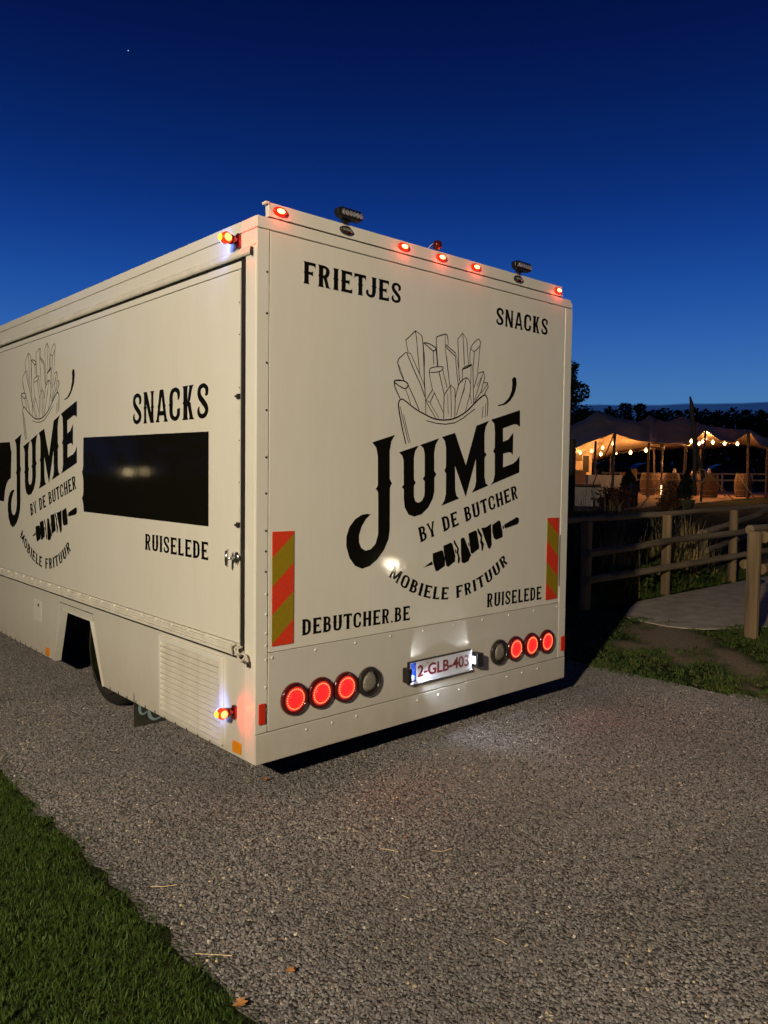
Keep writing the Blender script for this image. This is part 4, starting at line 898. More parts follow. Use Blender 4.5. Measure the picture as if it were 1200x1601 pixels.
def leaves(mb, c, rx, rz, n, size, rnd=random, shape=None):
    for _ in range(n):
        while True:
            u = Vector((rnd.uniform(-1, 1), rnd.uniform(-1, 1), rnd.uniform(-1, 1)))
            if u.length <= 1 and u.length > rnd.random()*.75: break
        if shape: k = shape(u.z)
        else: k = 1
        p = Vector((c[0]+u.x*rx*k, c[1]+u.y*rx*k, c[2]+u.z*rz)); s_ = size*rnd.uniform(.5, 1.3)
        a = Vector((rnd.gauss(0, 1), rnd.gauss(0, 1), rnd.gauss(0, .6))).normalized(); b = a.cross(Vector((rnd.gauss(0, 1), rnd.gauss(0, 1), rnd.gauss(0, 1)))).normalized()
        i = len(mb.v); mb.v += [tuple(p-a*s_), tuple(p+b*s_*.5), tuple(p+a*s_), tuple(p-b*s_*.5)]; mb.f.append((i, i+1, i+2, i+3))
def clump(name, x, y, n, h, spread, w, m, label, cat, group=None, lean=.5, z=None, lv=0, lsize=.04):
    z = gz(x, y) if z is None else z; b = MB(); blades(b, (x, y, z), n, h, spread, w, lean)
    if lv: leaves(b, (x, y, z+h*.4), spread*1.2, h*.45, lv, lsize)
    return tag(b.build(name, m, loc=(x, y, z)), label, cat, group)
G1 = 'reed clumps behind the path fence'
for px, h, lab in ((905, 1.55, 'dark reed clump beside the truck corner, tallest and leftmost'), (925, 1.5, 'dark reed clump behind the first shaded fence post'), (950, 1.35, 'dark reed clump left of the middle of the shaded rails'),
                   (975, 1.30, 'dark reed clump over the middle of the shaded rails'), (998, 1.15, 'dark reed clump right where the shadow ends on the rails')):
    p = at(px, 800, 11.3); clump('reed_clump', p.x, p.y, 150, h, .42, .012, REED, lab, 'reeds', G1, lean=.45, z=-.15)
for x, y, h, n, lab in ((7.0, 2.25, .95, 120, 'leafy reed clump just left of the lit middle fence post'), (8.15, 2.3, 1.25, 190, 'yellowed reed clump right of the lit middle fence post'), (8.75, 2.3, 1.2, 200, 'dense yellow stalk clump between the two lit fence posts'), (9.2, 2.25, .7, 110, 'low green reed clump left of the right lit post')):
    clump('reed_clump', x, y, n, h, .26, .013, REEDL, lab, 'reeds', G1, lean=.35, z=gz(x, y))
for x, y, lab in ((6.75, 2.15, 'leafy green weed left of the middle fence post'), (7.15, 2.12, 'leafy green weed close by the foot of the middle fence post'), (7.85, 2.15, 'leafy green weed right of the middle fence post foot'), (8.3, 2.2, 'leafy green weed under the lower rail between the posts'), (8.8, 2.15, 'small leafy weed near the right lit post')):
    clump('weed', x, y, 25, .55, .2, .008, WEED, lab, 'weed', 'weeds under the path fence', lv=230, lsize=.045, z=gz(x, y))

# ==================================================================  TENT AREA
DZ = .74
edge = [gnd(px, py, DZ) for px, py in ((880, 797), (960, 796.5), (1001, 795), (1039, 788), (1088, 787), (1147, 781), (1205, 776), (1330, 769))]
back = [tuple(at(px, 745, 44).xy) for px in (1330, 1200, 1000, 880)]
DECK = mat('sandy_terrace', (.185, .098, .047), .85, var=.4, vscale=1.2, bump=.4, bscale=9, dist=.02, stretch=(.25, 2.5, 1), detail=7)
tag(MB().prism(edge+back, lambda u, v, h: (u, v, h), .5, DZ).build('terrace', DECK), kind='structure')
tent = empty('stretch_tent', tuple(at(1010, 745, 30).xy)+(DZ,), 'large beige stretch tent on poles, lit from below by bulbs', 'tent')
TC = [(870, (712, 24), (674, 30), (738, 35)), (897, (702, 24), (663, 30), (732, 36)), (915, (693, 24), (655, 30), (728, 36)), (927, (689, 24), (646, 30), (722, 37)), (935, (686, 24), (641.5, 30), (719, 37)), (944, (683, 23.6), (646, 30), (716, 37)), (961, (677, 23), (652, 31), (711, 38)),
      (985, (686, 24), (657, 31), (707, 38)), (1000, (689.5, 24.6), (659, 32), (705, 38)), (1008, (690.5, 25), (655, 32.5), (704, 38)), (1015, (691, 25), (648.5, 33), (704, 38)), (1025, (692, 26), (655, 33), (703, 38)), (1038, (693, 26), (659, 32), (703, 38)), (1052, (695, 26), (656, 32), (702, 38)), (1068, (697, 26), (650.5, 33), (701, 38)),
      (1078, (698, 26), (655, 33), (702, 38)), (1085, (690, 26), (659, 33), (703, 38)), (1103, (671, 25.5), (665, 32), (702, 38)), (1113, (680, 26.5), (667, 32), (701, 38)), (1125, (688, 27), (668.5, 32), (700, 38)), (1146, (691, 28), (670.5, 33), (697, 38)), (1160, (682, 28), (671.5, 33), (697, 38)), (1172, (673.5, 28), (672, 33), (698, 38)),
      (1181, (688, 28.4), (677, 33), (700, 38)), (1190, (697, 29), (682, 34), (702, 38)), (1205, (700, 29), (686, 34), (704, 38)), (1240, (690, 29), (684, 34), (704, 38)), (1300, (706, 30), (690, 34), (712, 38))]
mb = MB(); R_ = []
def lerp3(a, b, t): return a.lerp(b, t)
cc = []
for i in range(len(TC)-1):
    (pa, *A_), (pb, *B_) = TC[i], TC[i+1]
    for j in range(3):
        t = j/3; cc.append((pa+(pb-pa)*t, *[(p[0]+(q[0]-p[0])*t, p[1]+(q[1]-p[1])*t) for p, q in zip(A_, B_)]))
cc.append(TC[-1]); nR = 13
for px, f_, r_, b_ in cc:
    F_, R1, B1 = at(px, *f_), at(px, *r_), at(px, *b_)
    for k in range(nR):
        t = k/(nR-1)
        if t <= .5: s_ = t*2; q = F_.lerp(R1, s_); q.z -= .22*math.sin(PI*s_)*max(0, (R1.z-F_.z))
        else: s_ = t*2-1; q = R1.lerp(B1, s_); q.z -= .25*math.sin(PI*s_)*max(0, (R1.z-B1.z))*.35
        mb.v.append(tuple(q))
for i in range(len(cc)-1):
    for k in range(nR-1): mb.f.append((i*nR+k, (i+1)*nR+k, (i+1)*nR+k+1, i*nR+k+1))
CANV = mat('beige_canvas', (.52, .39, .25), .8, var=.15, vscale=1.5, bump=.6, bscale=2.2, dist=.12)
_t = CANV.node_tree; _p = _t.nodes['Principled BSDF']; _tl = _t.nodes.new('ShaderNodeBsdfTranslucent'); _tl.inputs[0].default_value = (.55, .36, .22, 1); _ms = _t.nodes.new('ShaderNodeMixShader'); _ms.inputs[0].default_value = .10
_t.links.new(_p.outputs[0], _ms.inputs[1]); _t.links.new(_tl.outputs[0], _ms.inputs[2]); _t.links.new(_ms.outputs[0], _t.nodes['Material Output'].inputs[0])
o = mb.build('canopy', CANV, tent, smooth=True); sm = o.modifiers.new('cloth', 'SOLIDIFY'); sm.thickness = .006; sm.offset = 0
# canvas wall at the back left
mb = MB(); wl = [at(893, 728, 34.5), at(905, 726, 34.8), at(916, 725, 35), at(925, 722, 35.2)]
for i, p in enumerate(wl): mb.v += [(p.x, p.y, DZ), (p.x, p.y, p.z+.3)]
mb.f = [(2*i, 2*i+2, 2*i+3, 2*i+1) for i in range(3)]
o = mb.build('canvas_wall', CANV, tent); sm = o.modifiers.new('cloth', 'SOLIDIFY'); sm.thickness = .012
POLE = mat('wooden_tent_pole', (.05, .03, .018), .6, var=.3, vscale=4); DARKP = mat('dark_iron_pole', (.03, .022, .018), .5, .3)
def tpole(px, pt, D, m=POLE, r=.045, dx=0):
    a = at(px, pt, D); b = at(px+dx, pt, D); MB().tube([(b.x, b.y, DZ), tuple(a)], r, 8).build('pole', m, tent)
for px, pt, D, m, r, dx in ((961, 676, 23, DARKP, .04, -2), (931, 690, 29, POLE, .045, -1), (954, 712, 37, POLE, .04, 1), (1014, 692, 30, POLE, .045, 0), (1022, 703, 36, POLE, .05, 3), (1103, 671, 25.5, DARKP, .035, -4), (1072, 697, 31, POLE, .06, -1), (1170, 674, 28, POLE, .055, 2), (1200, 698, 29, POLE, .05, 0), (1095, 702, 36, POLE, .06, 0), (1240, 690, 29, POLE, .05, 0)):
    tpole(px, pt, D, m, r, dx)
ROPE = mat('guy_rope', (.05, .04, .03), .8)
for (xa, ya, Da), (xb, yb, Db) in (((959, 680, 23), (945, 714, 24)), ((1036, 744, 24.5), (1001, 794, 19)), ((1110, 743, 25), (1147, 783, 22)), ((1125, 758, 25), (1134, 778, 24)), ((1152, 740, 27), (1180, 780, 23)), ((935, 735, 22), (926, 760, 20))):
    MB().tube([at(xa, ya, Da), at(xb, yb, Db)], .018, 6).build('guy_rope', ROPE, tent)
# bulbs
fes = empty('festoon_lights', tuple(at(1010, 700, 27)), 'string of warm glowing bulbs hanging under the tent edge', 'string lights')
BULB = mat('glowing_bulb', (1, .7, .4), emit=(1, .50, .19), es=7)
bl = [(907, 708, 33, 1), (925, 705, 32, 1), (942, 700, 33, 1), (939, 710, 34, 1.2), (958, 693.5, 26, 1), (963.5, 709, 32, .6), (985.5, 707.5, 34, 1.25), (1009.5, 704, 34.5, 1.2), (1033.5, 699, 34, 1), (1080.5, 690, 27, 1.2), (1093, 693.5, 27, 1.1), (1098, 690.5, 33.5, 1.1), (1103.5, 675, 27, 1.3), (1102.5, 685.5, 33.5, 1.4), (1114, 691.5, 32.5, 1.2), (1132.5, 693.5, 33, 1.3), (1152.5, 694, 31.5, 1.4)]
for px, py, D, k in bl:
    p = at(px, py, D); r = .048*min(k, 1.2)*D/28
    b = MB().lathe([(.0005, -r*1.05), (r*.6, -r*.85), (r, -r*.1), (r*.8, r*.55), (r*.35, r*1.0), (r*.3, r*1.5)], 12, lambda a, c, h: (p.x+a, p.y+c, p.z+h)).build('bulb', BULB, fes, smooth=True)
    lamp('bulb_light', (p.x, p.y, p.z-r*1.8), (52 if px > 980 else 22)*k, (1, .46, .15), .05)
for seq in (bl[:4], bl[4:9], bl[9:12], bl[12:]):
    for q0, q1 in zip(seq, seq[1:]):
        a, b_ = at(q0[0], q0[1]-3, q0[2]), at(q1[0], q1[1]-3, q1[2]); m_ = a.lerp(b_, .5); m_.z -= .08; MB().tube([a, m_, b_], .008, 5).build('cord', ROPE, fes)
# barrels
BAR = mat('barrel_oak', (.095, .055, .03), .7, var=.3, vscale=7, bump=.4, bscale=12, stretch=(1, 1, .15)); HOOP = mat('barrel_hoop', (.16, .13, .10), .5, .6)
bar0 = empty('oak_barrel', (0, 0, 0), 'x', 'barrel', 'oak barrels used as standing tables under the tent')
BP = [(.27, 0), (.32, .18), (.345, .38), (.35, .475), (.345, .57), (.32, .77), (.27, .95), (.262, .95), (.262, .93)]
for k in range(20):
    t0, t1 = 2*PI*k/20+.012, 2*PI*(k+1)/20-.012; b = MB()
    for r, h in BP[:7]:
        for t in (t0, t1): b.v.append((r*math.cos(t), r*math.sin(t), h))
    b.f = [(2*i, 2*i+1, 2*i+3, 2*i+2) for i in range(6)]
    b.build('stave', BAR, bar0)
MB().lathe([(.262, .925), (.0005, .93)], 20, lambda a, c, h: (a, c, h)).lathe([(.262, .02), (.262, .925)], 20, lambda a, c, h: (a, c, h)).build('barrel_head', BAR, bar0)
for h, r in ((.06, .292), (.27, .338), (.68, .338), (.89, .292)):
    MB().lathe([(r+.002, h-.025), (r+.008, h), (r+.002, h+.025)], 20, lambda a, c, h_: (a, c, h_)).build('hoop', HOOP, bar0)
def deckpos(px, D): p = at(px, 745, D); return (p.x, p.y, DZ)
bar0.location = deckpos(1013.5, 33.5); bar0['label'] = 'oak barrel standing alone right of the wicker chair, with a tent pole behind it'; bar0.rotation_euler = (0, 0, .3)
for px, D, lab, rz in ((1050, 32, 'oak barrel with a small pitcher, half hidden by the reddish plant', .9), (1083, 34, 'oak barrel mostly hidden behind the cone shrub and bent pole', 2), (1110, 31, 'oak barrel with small pitcher right of the hoop', 1.4), (1162, 32, 'rightmost oak barrel beside the thick tent pole', .2), (1034.5, 35, 'oak barrel in the shade behind the patio heater', .5)):
    copy_thing(bar0, deckpos(px, D), lab, rz)
PITCH_ = mat('cream_ceramic', (.55, .48, .36), .4)
for px, D, lab in ((1054, 32, 'small cream pitcher on the barrel by the reddish plant'), (1083, 34, 'small cream pitcher on the barrel behind the bent pole'), (1108, 31, 'small cream pitcher on the barrel right of the hoop')):
    p = deckpos(px, D); o = MB().lathe([(.05, 0), (.075, .04), (.07, .09), (.03, .14), (.028, .17), (.05, .20), (.048, .20)], 12, lambda a, c, h: (p[0]+a, p[1]+c, DZ+.95+h)).tube([(p[0]+.07, p[1], DZ+1.02), (p[0]+.11, p[1], DZ+1.06), (p[0]+.09, p[1], DZ+1.12), (p[0]+.045, p[1], DZ+1.13)], .008, 6).build('pitcher', PITCH_, smooth=True, loc=(p[0], p[1], DZ+.95)); tag(o, lab, 'pitcher', 'pitchers on the barrels')
# patio heater
p = deckpos(1034, 27.5); ph = empty('patio_heater', p, 'tall patio heater with flat round hood, glowing at its lower stem', 'heater')
zt = at(1034, 694, 27.5).z; STEEL = mat('brushed_steel', (.25, .2, .15), .4, .5)
fn = lambda a, c, h: (p[0]+a, p[1]+c, h)
MB().lathe([(.42, zt), (.40, zt+.03), (.1, zt+.07), (.0005, zt+.08)], 24, fn).build('hood', STEEL, ph, smooth=True)
MB().lathe([(.07, zt-.24), (.09, zt-.12), (.06, zt-.01)], 14, fn).build('burner', STEEL, ph, smooth=True)
MB().lathe([(.035, DZ+.5), (.035, zt-.24)], 12, fn).build('stem', STEEL, ph, smooth=True)
MB().lathe([(.20, DZ), (.20, DZ+.05), (.12, DZ+.08)], 16, fn).build('base', STEEL, ph, smooth=True)
MB().lathe([(.025, DZ+.06), (.025, DZ+.5)], 10, fn).build('lit_tube', mat('lit_tube', (1, .8, .5), emit=(1, .66, .34), es=2.4), ph, smooth=True)
# counter, bench, chairs, frame
WICK = mat('wicker', (.20, .12, .06), .8, var=.4, vscale=30, bump=.8, bscale=40); WHT = mat('whitewashed_board', (.42, .40, .36), .7, var=.12, vscale=3); DTOP = mat('dark_table_top', (.10, .055, .03), .4)
def boxat(px0, px1, py0, py1, D, th, name, m, label=None, cat=None, parent=None, group=None, floor=None):
    a = at(px0, py0, D); b = at(px1, py0, D); zb = at((px0+px1)/2, py1, D).z if floor is None else floor
    d = (b-a); d.z = 0; L_ = d.length; d.normalize(); nrm = Vector((-d.y, d.x, 0)); zt_ = (a.z+b.z)/2
    v = [a+nrm*k*th+d*(L_*i) for k in (0, 1) for i in (0, 1)]
    m_ = MB(); m_.v = [(q.x, q.y, zb) for q in v]+[(q.x, q.y, zt_) for q in v]; m_.f = [(0, 2, 3, 1), (4, 5, 7, 6), (0, 1, 5, 4), (2, 6, 7, 3), (0, 4, 6, 2), (1, 3, 7, 5)]
    o = m_.build(name, m, parent, loc=(v[0].x, v[0].y, zb))
    if label: tag(o, label, cat, group)
    return o
p = at(917, 760, 21); cnt = empty('bar_counter', (p.x, p.y, gz(p.x, p.y)), 'low white counter with dark top at the left edge of the terrace', 'counter')
boxat(893, 937.5, 760.5, 783, 20.5, .7, 'counter_front', WHT, parent=cnt, floor=.60); boxat(891, 939.5, 757, 760.3, 20.3, .8, 'counter_top', DTOP, parent=cnt)
boxat(919, 973, 742.5, 759, 29, .5, 'bench', WHT, 'long white bench wall under the tent behind the counter', 'bench', floor=DZ)
def chair(px0, px1, pyt, pys, D, label, grp='wicker chairs under the tent'):
    p = deckpos((px0+px1)/2, D); e = empty('wicker_chair', p, label, 'chair', grp); zs = DZ+.44
    boxat(px0, px1, pyt, pys, D+.55, .08, 'backrest', WICK, parent=e, floor=zs); boxat(px0, px1, 745, 745, D, .6, 'seat', WICK, parent=e, floor=zs)
    for q in e.children:
        if q.name.startswith('seat'):
            for v in q.data.vertices: v.co.z = -.08 if v.co.z < .3 and v.co.z <= 0 else .02
    for i in (0, 1):
        for k in (0, 1):
            a = at(px0+1+(px1-px0-2)*i, 745, D+.05+.5*k); MB().box(a.x-.025, a.x+.025, a.y-.025, a.y+.025, DZ, zs-.08).build('leg', WICK, e)
    return e
chair(898, 916, 735, 748, 27, 'broad wicker armchair by the canvas wall'); chair(987, 996, 733, 748, 29, 'wicker chair between cone shrub and first barrel'); chair(970, 979, 738, 748, 31, 'wicker chair behind the left cone shrub')
p = at(916, 740, 34); wf_ = empty('framed_board', (p.x, p.y, DZ), 'dark board in a white frame standing against the canvas wall', 'board')
FRM = mat('cream_frame', (.6, .5, .36), .6)
boxat(910, 911.2, 711, 741, 33.6, .05, 'frame', FRM, parent=wf_, floor=DZ); boxat(921, 922.3, 711, 741, 33.6, .05, 'frame', FRM, parent=wf_, floor=DZ); boxat(911.3, 920.9, 711, 712.4, 33.6, .05, 'frame', FRM, parent=wf_); boxat(911.4, 920.8, 712.6, 738, 33.62, .02, 'board', mat('dark_board', (.03, .022, .014), .4, var=.5, vscale=6), parent=wf_)
# cone shrubs in pots
def cone_shrub(px, pt, D, w, potm, label, g='clipped cone shrubs in pots', pot=(.24, .4)):
    x, y, _ = deckpos(px, D); z0 = max(gz(x, y), DZ if D > 22 else gz(x, y)); e = empty('cone_shrub', (x, y, z0), label, 'shrub', g); zt_ = at(px, pt, D).z; zb = z0+pot[1]
    b = MB(); hh = (zt_-zb)/2; leaves(b, (x, y, zb+hh), w, hh, 1500, .045, shape=lambda t: max(.12, .5*(1-t))*1.25); b.build('foliage', CONI, e)
    MB().tube([(x, y, zb-.05), (x, y, zt_-.3)], .03, 6).build('stem', POLE, e)
    MB().lathe([(pot[0]*.75, z0), (pot[0], z0+pot[1]-.04), (pot[0]*1.08, z0+pot[1]-.03), (pot[0]*1.08, z0+pot[1]), (pot[0]*.9, z0+pot[1]), (pot[0]*.9, z0+pot[1]-.05), (.001, z0+pot[1]-.06)], 18, lambda a, c, h: (x+a, y+c, h)).build('pot', potm, e, smooth=True)
cone_shrub(983, 731, 22, .30, M['black'], 'dark cone shrub left of the wicker chair'); cone_shrub(1074, 733, 19.5, .30, POTM, 'dark cone shrub in a green pot beside the bent pole', pot=(.20, .26))
o = boxat(988, 997.5, 757, 781, 21, .25, 'planter', M['black'], 'tall black square planter beside the left cone shrub', 'planter', floor=.70)
for px, pt, D, sp, lab in ((950, 752, 20.5, .42, 'reddish leafy plant in front of the white counter, left one'), (970, 751, 20.2, .38, 'reddish leafy plant next to the left cone shrub'), (1052, 742, 19.7, .28, 'reddish upright plant left of the right cone shrub'), (1047, 772, 19, .25, 'low reddish bedding plant before the terrace edge')):
    p = at(px, 745, D); zt_ = at(px, pt, D).z; z0 = gz(p.x, p.y); b = MB(); blades(b, (p.x, p.y, z0), 60, zt_-z0, sp, .018, .6); leaves(b, (p.x, p.y, z0+(zt_-z0)*.4), sp*1.1, (zt_-z0)*.42, 350, .05)
    tag(b.build('leafy_plant', REDL, loc=(p.x, p.y, z0)), lab, 'plant', 'reddish plants in front of the terrace')
for px, D, h, lab in ((962, 18.3, .55, 'pale strap-leaved plant under the counter'), (1063, 14.2, 1.05, 'strap-leaved plant with arching green leaves below the right cone shrub'), (1082, 14.0, .8, 'thin arching leaves right of the strap-leaved plant')):
    p = at(px, 745, D); z0 = gz(p.x, p.y); b = MB(); blades(b, (p.x, p.y, z0), 16, h, .25, .025, 1.1); tag(b.build('strap_plant', REED, loc=(p.x, p.y, z0)), lab, 'plant')
# bent driftwood pole with hoop
pts = [at(x, y, 19.2) for x, y in ((1085, 775), (1086, 730), (1086, 690), (1083.5, 665), (1081, 645), (1081, 632), (1078.5, 620))]
o = MB().tube(pts, [.055, .055, .06, .055, .05, .05, .02], 8).build('driftwood_pole', mat('driftwood', (.05, .035, .024), .8, var=.4), smooth=True, loc=pts[0]); tag(o, 'tall bent driftwood pole rising above the tent', 'pole')
pts = [at(x, y, 19.4) for x, y in ((1086, 690), (1091, 715), (1097, 735), (1101, 748))]
o = MB().tube(pts, [.05, .05, .045, .03], 8).build('driftwood_branch', bpy.data.materials['driftwood'], smooth=True, loc=pts[0]); tag(o, 'curved driftwood branch leaning off the bent pole', 'branch')
c0 = at(1096, 744, 19.1); rr = .16; o = MB().tube([c0+RT*(rr*.78*math.cos(t))+Vector((0, 0, rr*math.sin(t))) for t in [2*PI*k/24 for k in range(25)]], .018, 8, cap=False).build('hoop', mat('pale_wood_hoop', (.30, .20, .10), .6), smooth=True, loc=c0); tag(o, 'pale wooden hoop hanging at the foot of the bent pole', 'hoop')
# far rail fence
ff = empty('far_fence', tuple(at(1150, 745, 46).xy)+(.72,), 'pale two-rail fence behind the tent', 'fence'); FW_ = mat('pale_far_rail', (.45, .36, .30), .7)
for py in (741.3, 751.2): log([at(940, py-2, 46), at(1060, py-.6, 46), at(1200, py, 46), at(1320, py+1, 46)], .055, parent=ff, m=FW_, n=6, jit=.02)
for px in range(945, 1330, 46):
    a = at(px, 740, 46.1); MB().tube([(a.x, a.y, .6), (a.x, a.y, a.z)], .06, 6).build('post', FW_, ff)
# parked cars far behind
def car(px, D, label, rz, colr):
    p = at(px, 745, D); z0 = .72; e = empty('parked_car', (p.x, p.y, z0), label, 'car', 'dark cars parked behind the tent')
    pm = mat('dark_car_paint', [c*.5 for c in colr], .35, 0, spec=.25, coat=.12); gm = mat('car_glass', (.01, .012, .018), .05)
    ca, sa = math.cos(rz), math.sin(rz)
    def fn(u, v, h): return (p.x+u*ca-h*sa, p.y+u*sa+h*ca, z0+v)
    body = [(-2.2, .35), (-2.15, .8), (-2.0, .95), (-1.3, 1.02), (1.9, 1.02), (2.15, .9), (2.25, .5), (2.2, .3)]
    MB().prism(body, fn, -.88, .88).build('body', pm, e, bevel=.08)
    cab = [(-1.25, 1.0), (-.55, 1.55), (-.2, 1.66), (1.2, 1.66), (1.6, 1.5), (1.95, 1.0)]
    MB().prism(cab, fn, -.72, .72).build('cabin', pm, e, bevel=.1)
    for s_ in (-1, 1):
        MB().prism([(-1.0, 1.06), (-.5, 1.48), (.2, 1.52), (.2, 1.06)], fn, s_*.72, s_*.735).build('window', gm, e); MB().prism([(.28, 1.06), (.28, 1.52), (1.2, 1.5), (1.6, 1.06)], fn, s_*.72, s_*.735).build('window', gm, e)
        for u in (-1.4, 1.4): MB().lathe([(.33, 0), (.34, .05), (.34, .18), (.2, .2)], 18, lambda a, c, h: fn(u+a, .34+c, s_*(.70+h))).build('wheel', M['tyre'], e)
car(938, 48, 'dark blue car parked left behind the tent', YAW+.25, (.01, .014, .04)); car(1008, 49, 'dark car parked behind the first barrel', YAW+.1, (.01, .013, .035)); car(1128, 50, 'black car parked behind the right part of the tent', YAW-.1, (.012, .012, .014))

# ==================================================================  TREES
LEAF = leaf_mat('night_foliage', [(.018, .030, .008), (.03, .045, .012), (.05, .06, .016)]); BARK = mat('bark', (.05, .035, .025), .9, bump=.6, bscale=6)
def tree(x, y, z0, h, w, n, size, label, seed, group=None, lobes=9, low=.12):
    rnd = random.Random(seed); e = empty('tree', (x, y, z0), label, 'tree', group)
    b = MB().tube([(x, y, z0-.2), (x+.05*w, y, z0+h*.3), (x, y, z0+h*.75)], [.035*h, .026*h, .008*h], 8)
    for k in range(6):
        a = rnd.uniform(0, 2*PI); zz = z0+h*rnd.uniform(.25, .6); b.tube([(x, y, zz), (x+math.cos(a)*w*.3, y+math.sin(a)*w*.3, zz+h*.12), (x+math.cos(a)*w*.45, y+math.sin(a)*w*.45, zz+h*.2)], [.012*h, .008*h, .003*h], 6)
    b.build('trunk', BARK, e)
    b = MB()
    for k in range(lobes):
        t = k/(lobes-1); a = rnd.uniform(0, 2*PI); rr_ = w*.5*(1-t)**.7*rnd.uniform(.5, 1.0); zz = z0+h*(low+(.9-low)*t); lr = w*(.34-.2*t)*rnd.uniform(.8, 1.2)
        leaves(b, (x+math.cos(a)*rr_*.7, y+math.sin(a)*rr_*.7, zz), lr, lr*.8, n//lobes, size, rnd)
    b.build('crown', LEAF, e); return e
p = at(880, 745, 48); tree(p.x, p.y, .72, at(884, 556, 48).z-.72, 4.9, 7500, .13, 'tall dark tree rising beside the truck rear corner', 3, lobes=14)
GT = 'dark trees along the far edge of the field'
tr = [(868, 640, 75, 'broad dark tree mostly hidden behind the truck'), (905, 640, 70, 'dark tree behind the left peak of the tent'), (925, 642, 92, 'low dark tree between the tall tree and left tent peak'), (952, 634, 90, 'round dark tree above the left tent slope'), (975, 627, 95, 'taller dark tree left of the middle, poking into the cloud band'), (997, 626, 92, 'tallest far tree, above the dip of the tent'),
      (1017, 636, 100, 'dark tree behind the second tent peak'), (1036, 635, 95, 'dark tree just right of the second tent peak'), (1056, 638, 98, 'dark tree behind the third tent peak'), (1078, 635, 92, 'dark tree right behind the bent pole'), (1098, 637, 96, 'dark tree right of the bent pole'), (1120, 638, 90, 'flat topped dark tree above the lit tent apex'), (1142, 635, 96, 'dark tree between the lit apex and the right tent corner'), (1163, 637, 92, 'dark tree behind the right tent corner'), (1184, 638, 95, 'dark tree near the right edge of view'), (1204, 636, 90, 'dark tree cut by the right edge'), (1235, 636, 93, 'dark tree beyond the right edge'), (1270, 630, 95, 'outermost dark tree on the right')]
for i, (px, py, D, lab) in enumerate(tr):
    p = at(px, 745, D); h = at(px, py, D).z-.72; tree(p.x, p.y, .72, h, 5.2+((i*37) % 5)*.35, 1500, .26, lab, 50+i, GT, lobes=10, low=.08)
GN = 'unseen trees added left of the truck to block sky reflections in its side'  # out of view, added so the side lettering mirrors less blue sky
for i, (x, y, h, w, lab) in enumerate(((-5, 20, 8, 6, 'added tree nearest the truck line on the left'), (-10, 22, 9, 7, 'second added tree on the left'), (-15.5, 21, 8.5, 7, 'third added tree on the left'), (-1.6, 24, 9, 6, 'added tree beyond the truck front on the left'), (-21, 18, 9, 7, 'outermost added tree on the left'))):
    tree(x, y, 0, h, w, 1600, .3, lab, 90+i, GN, lobes=10, low=.08)
GB = 'garden trees behind the viewer mirrored in the rear'
for i, (x, y, h, w, lab) in enumerate(((9.5, -11.5, 7.5, 6, 'leafy garden tree lit by the low lamp'), (15, -10, 8, 7, 'leafy garden tree right of the lit one'), (6, -15, 8, 7, 'leafy garden tree left of the lit one'))):
    tree(x, y, 0, h, w, 1600, .3, lab, 110+i, GB, lobes=10, low=.08)
# far hedge mass
b = MB(); rnd = random.Random(4)
for k in range(9000):
    px = rnd.uniform(700, 1500); D = rnd.uniform(101, 107); zt_ = at(px, 652+8*noise.noise(Vector((px*.03, 0, 0)))+3*noise.noise(Vector((px*.2, 0, 0))), D).z; p = at(px, 745, D); leaves(b, (p.x, p.y, rnd.uniform(.8, zt_)), .01, .01, 1, .55, rnd)
tag(b.build('far_wood', LEAF), kind='stuff')

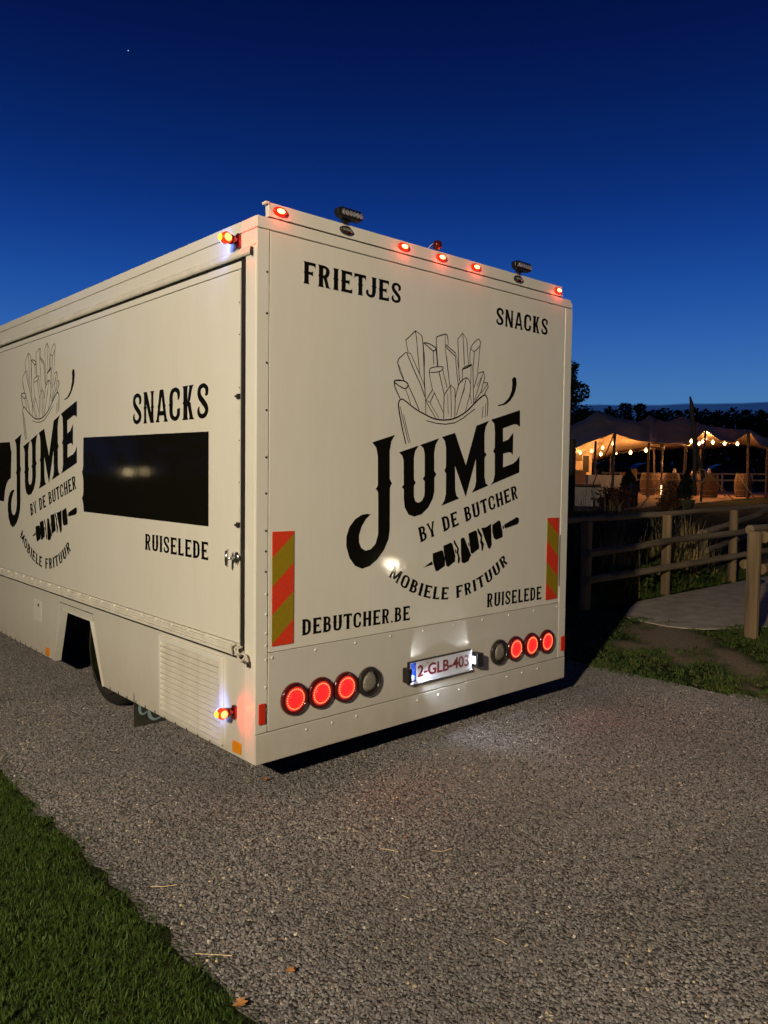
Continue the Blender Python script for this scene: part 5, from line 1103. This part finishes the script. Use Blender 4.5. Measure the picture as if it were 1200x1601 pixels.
# ------------------------------------------------------------------ litter on the gravel
STRAW = mat('dry_straw', (.62, .48, .25), .7); LEAFB = mat('fallen_leaf_brown', (.36, .15, .04), .7, var=.3, vscale=60)
for (xa, ya), (xm, ym), (xb, yb), lab in (((675, 1330), (690, 1332), (706, 1328), 'bent straw right of centre on the gravel'), ((595, 1327), (608, 1329), (622, 1333), 'short straw left of the bent one on the gravel'), ((772, 1467), (782, 1471), (792, 1478), 'thin straw low right of centre on the gravel'), ((305, 1491), (330, 1493), (362, 1496), 'long dry straw beside the lawn edge'), ((235, 1386), (255, 1387), (276, 1385), 'fine straw near the lawn edge higher up'), ((628, 1400), (634, 1403), (640, 1406), 'tiny straw in the middle of the gravel')):
    q = [(*gnd(x, y, .02), .020+k*.002) for k, (x, y) in enumerate(((xa, ya), (xm, ym), (xb, yb)))]; o = MB().tube(q, .0014, 5).build('straw', STRAW, loc=q[0]); tag(o, lab, 'straw', 'dry straws on the gravel')
def leaf(px, py, s_, rz, lab):
    x, y = gnd(px, py, .02); b = MB(); out = [(0, -1), (.35, -.55), (.75, -.6), (.6, -.1), (.85, .35), (.4, .3), (.15, .95), (-.2, .4), (-.7, .5), (-.5, 0), (-.8, -.5), (-.3, -.5)]
    n = len(out); b.v = [(x, y, .018)]
    for u, v in out:
        c, d = math.cos(rz), math.sin(rz); b.v.append((x+(u*c-v*d)*s_, y+(u*d+v*c)*s_, .022+.35*s_*(u*u-.3*v)))
    b.f = [(0, 1+i, 1+(i+1) % n) for i in range(n)]; o = b.build('fallen_leaf', LEAFB, loc=(x, y, .02)); sm = o.modifiers.new('t', 'SOLIDIFY'); sm.thickness = .0008; tag(o, lab, 'leaf', 'fallen brown leaves')
leaf(453, 1518, .017, .6, 'curled orange-brown leaf on the gravel near the bottom'); leaf(415, 1219, .016, 2, 'dark brown leaf under the truck near corner'); leaf(375, 1570, .024, 1.2, 'brown leaf at the lawn edge, bottom left'); leaf(632, 1309, .010, .2, 'tiny dark leaf in mid gravel')
# evening star
p = at(200, 79, 3000); o = MB().lathe([(.001, -2.0), (1.6, -1.1), (2.0, 0), (1.6, 1.1), (.001, 2.0)], 8, lambda a, c, h: (p.x+a, p.y+c, p.z+h)).build('star', mat('starlight', (1, 1, 1), emit=(.75, .85, 1), es=.9), loc=p); tag(o, 'single evening star high in the blue sky', 'star')
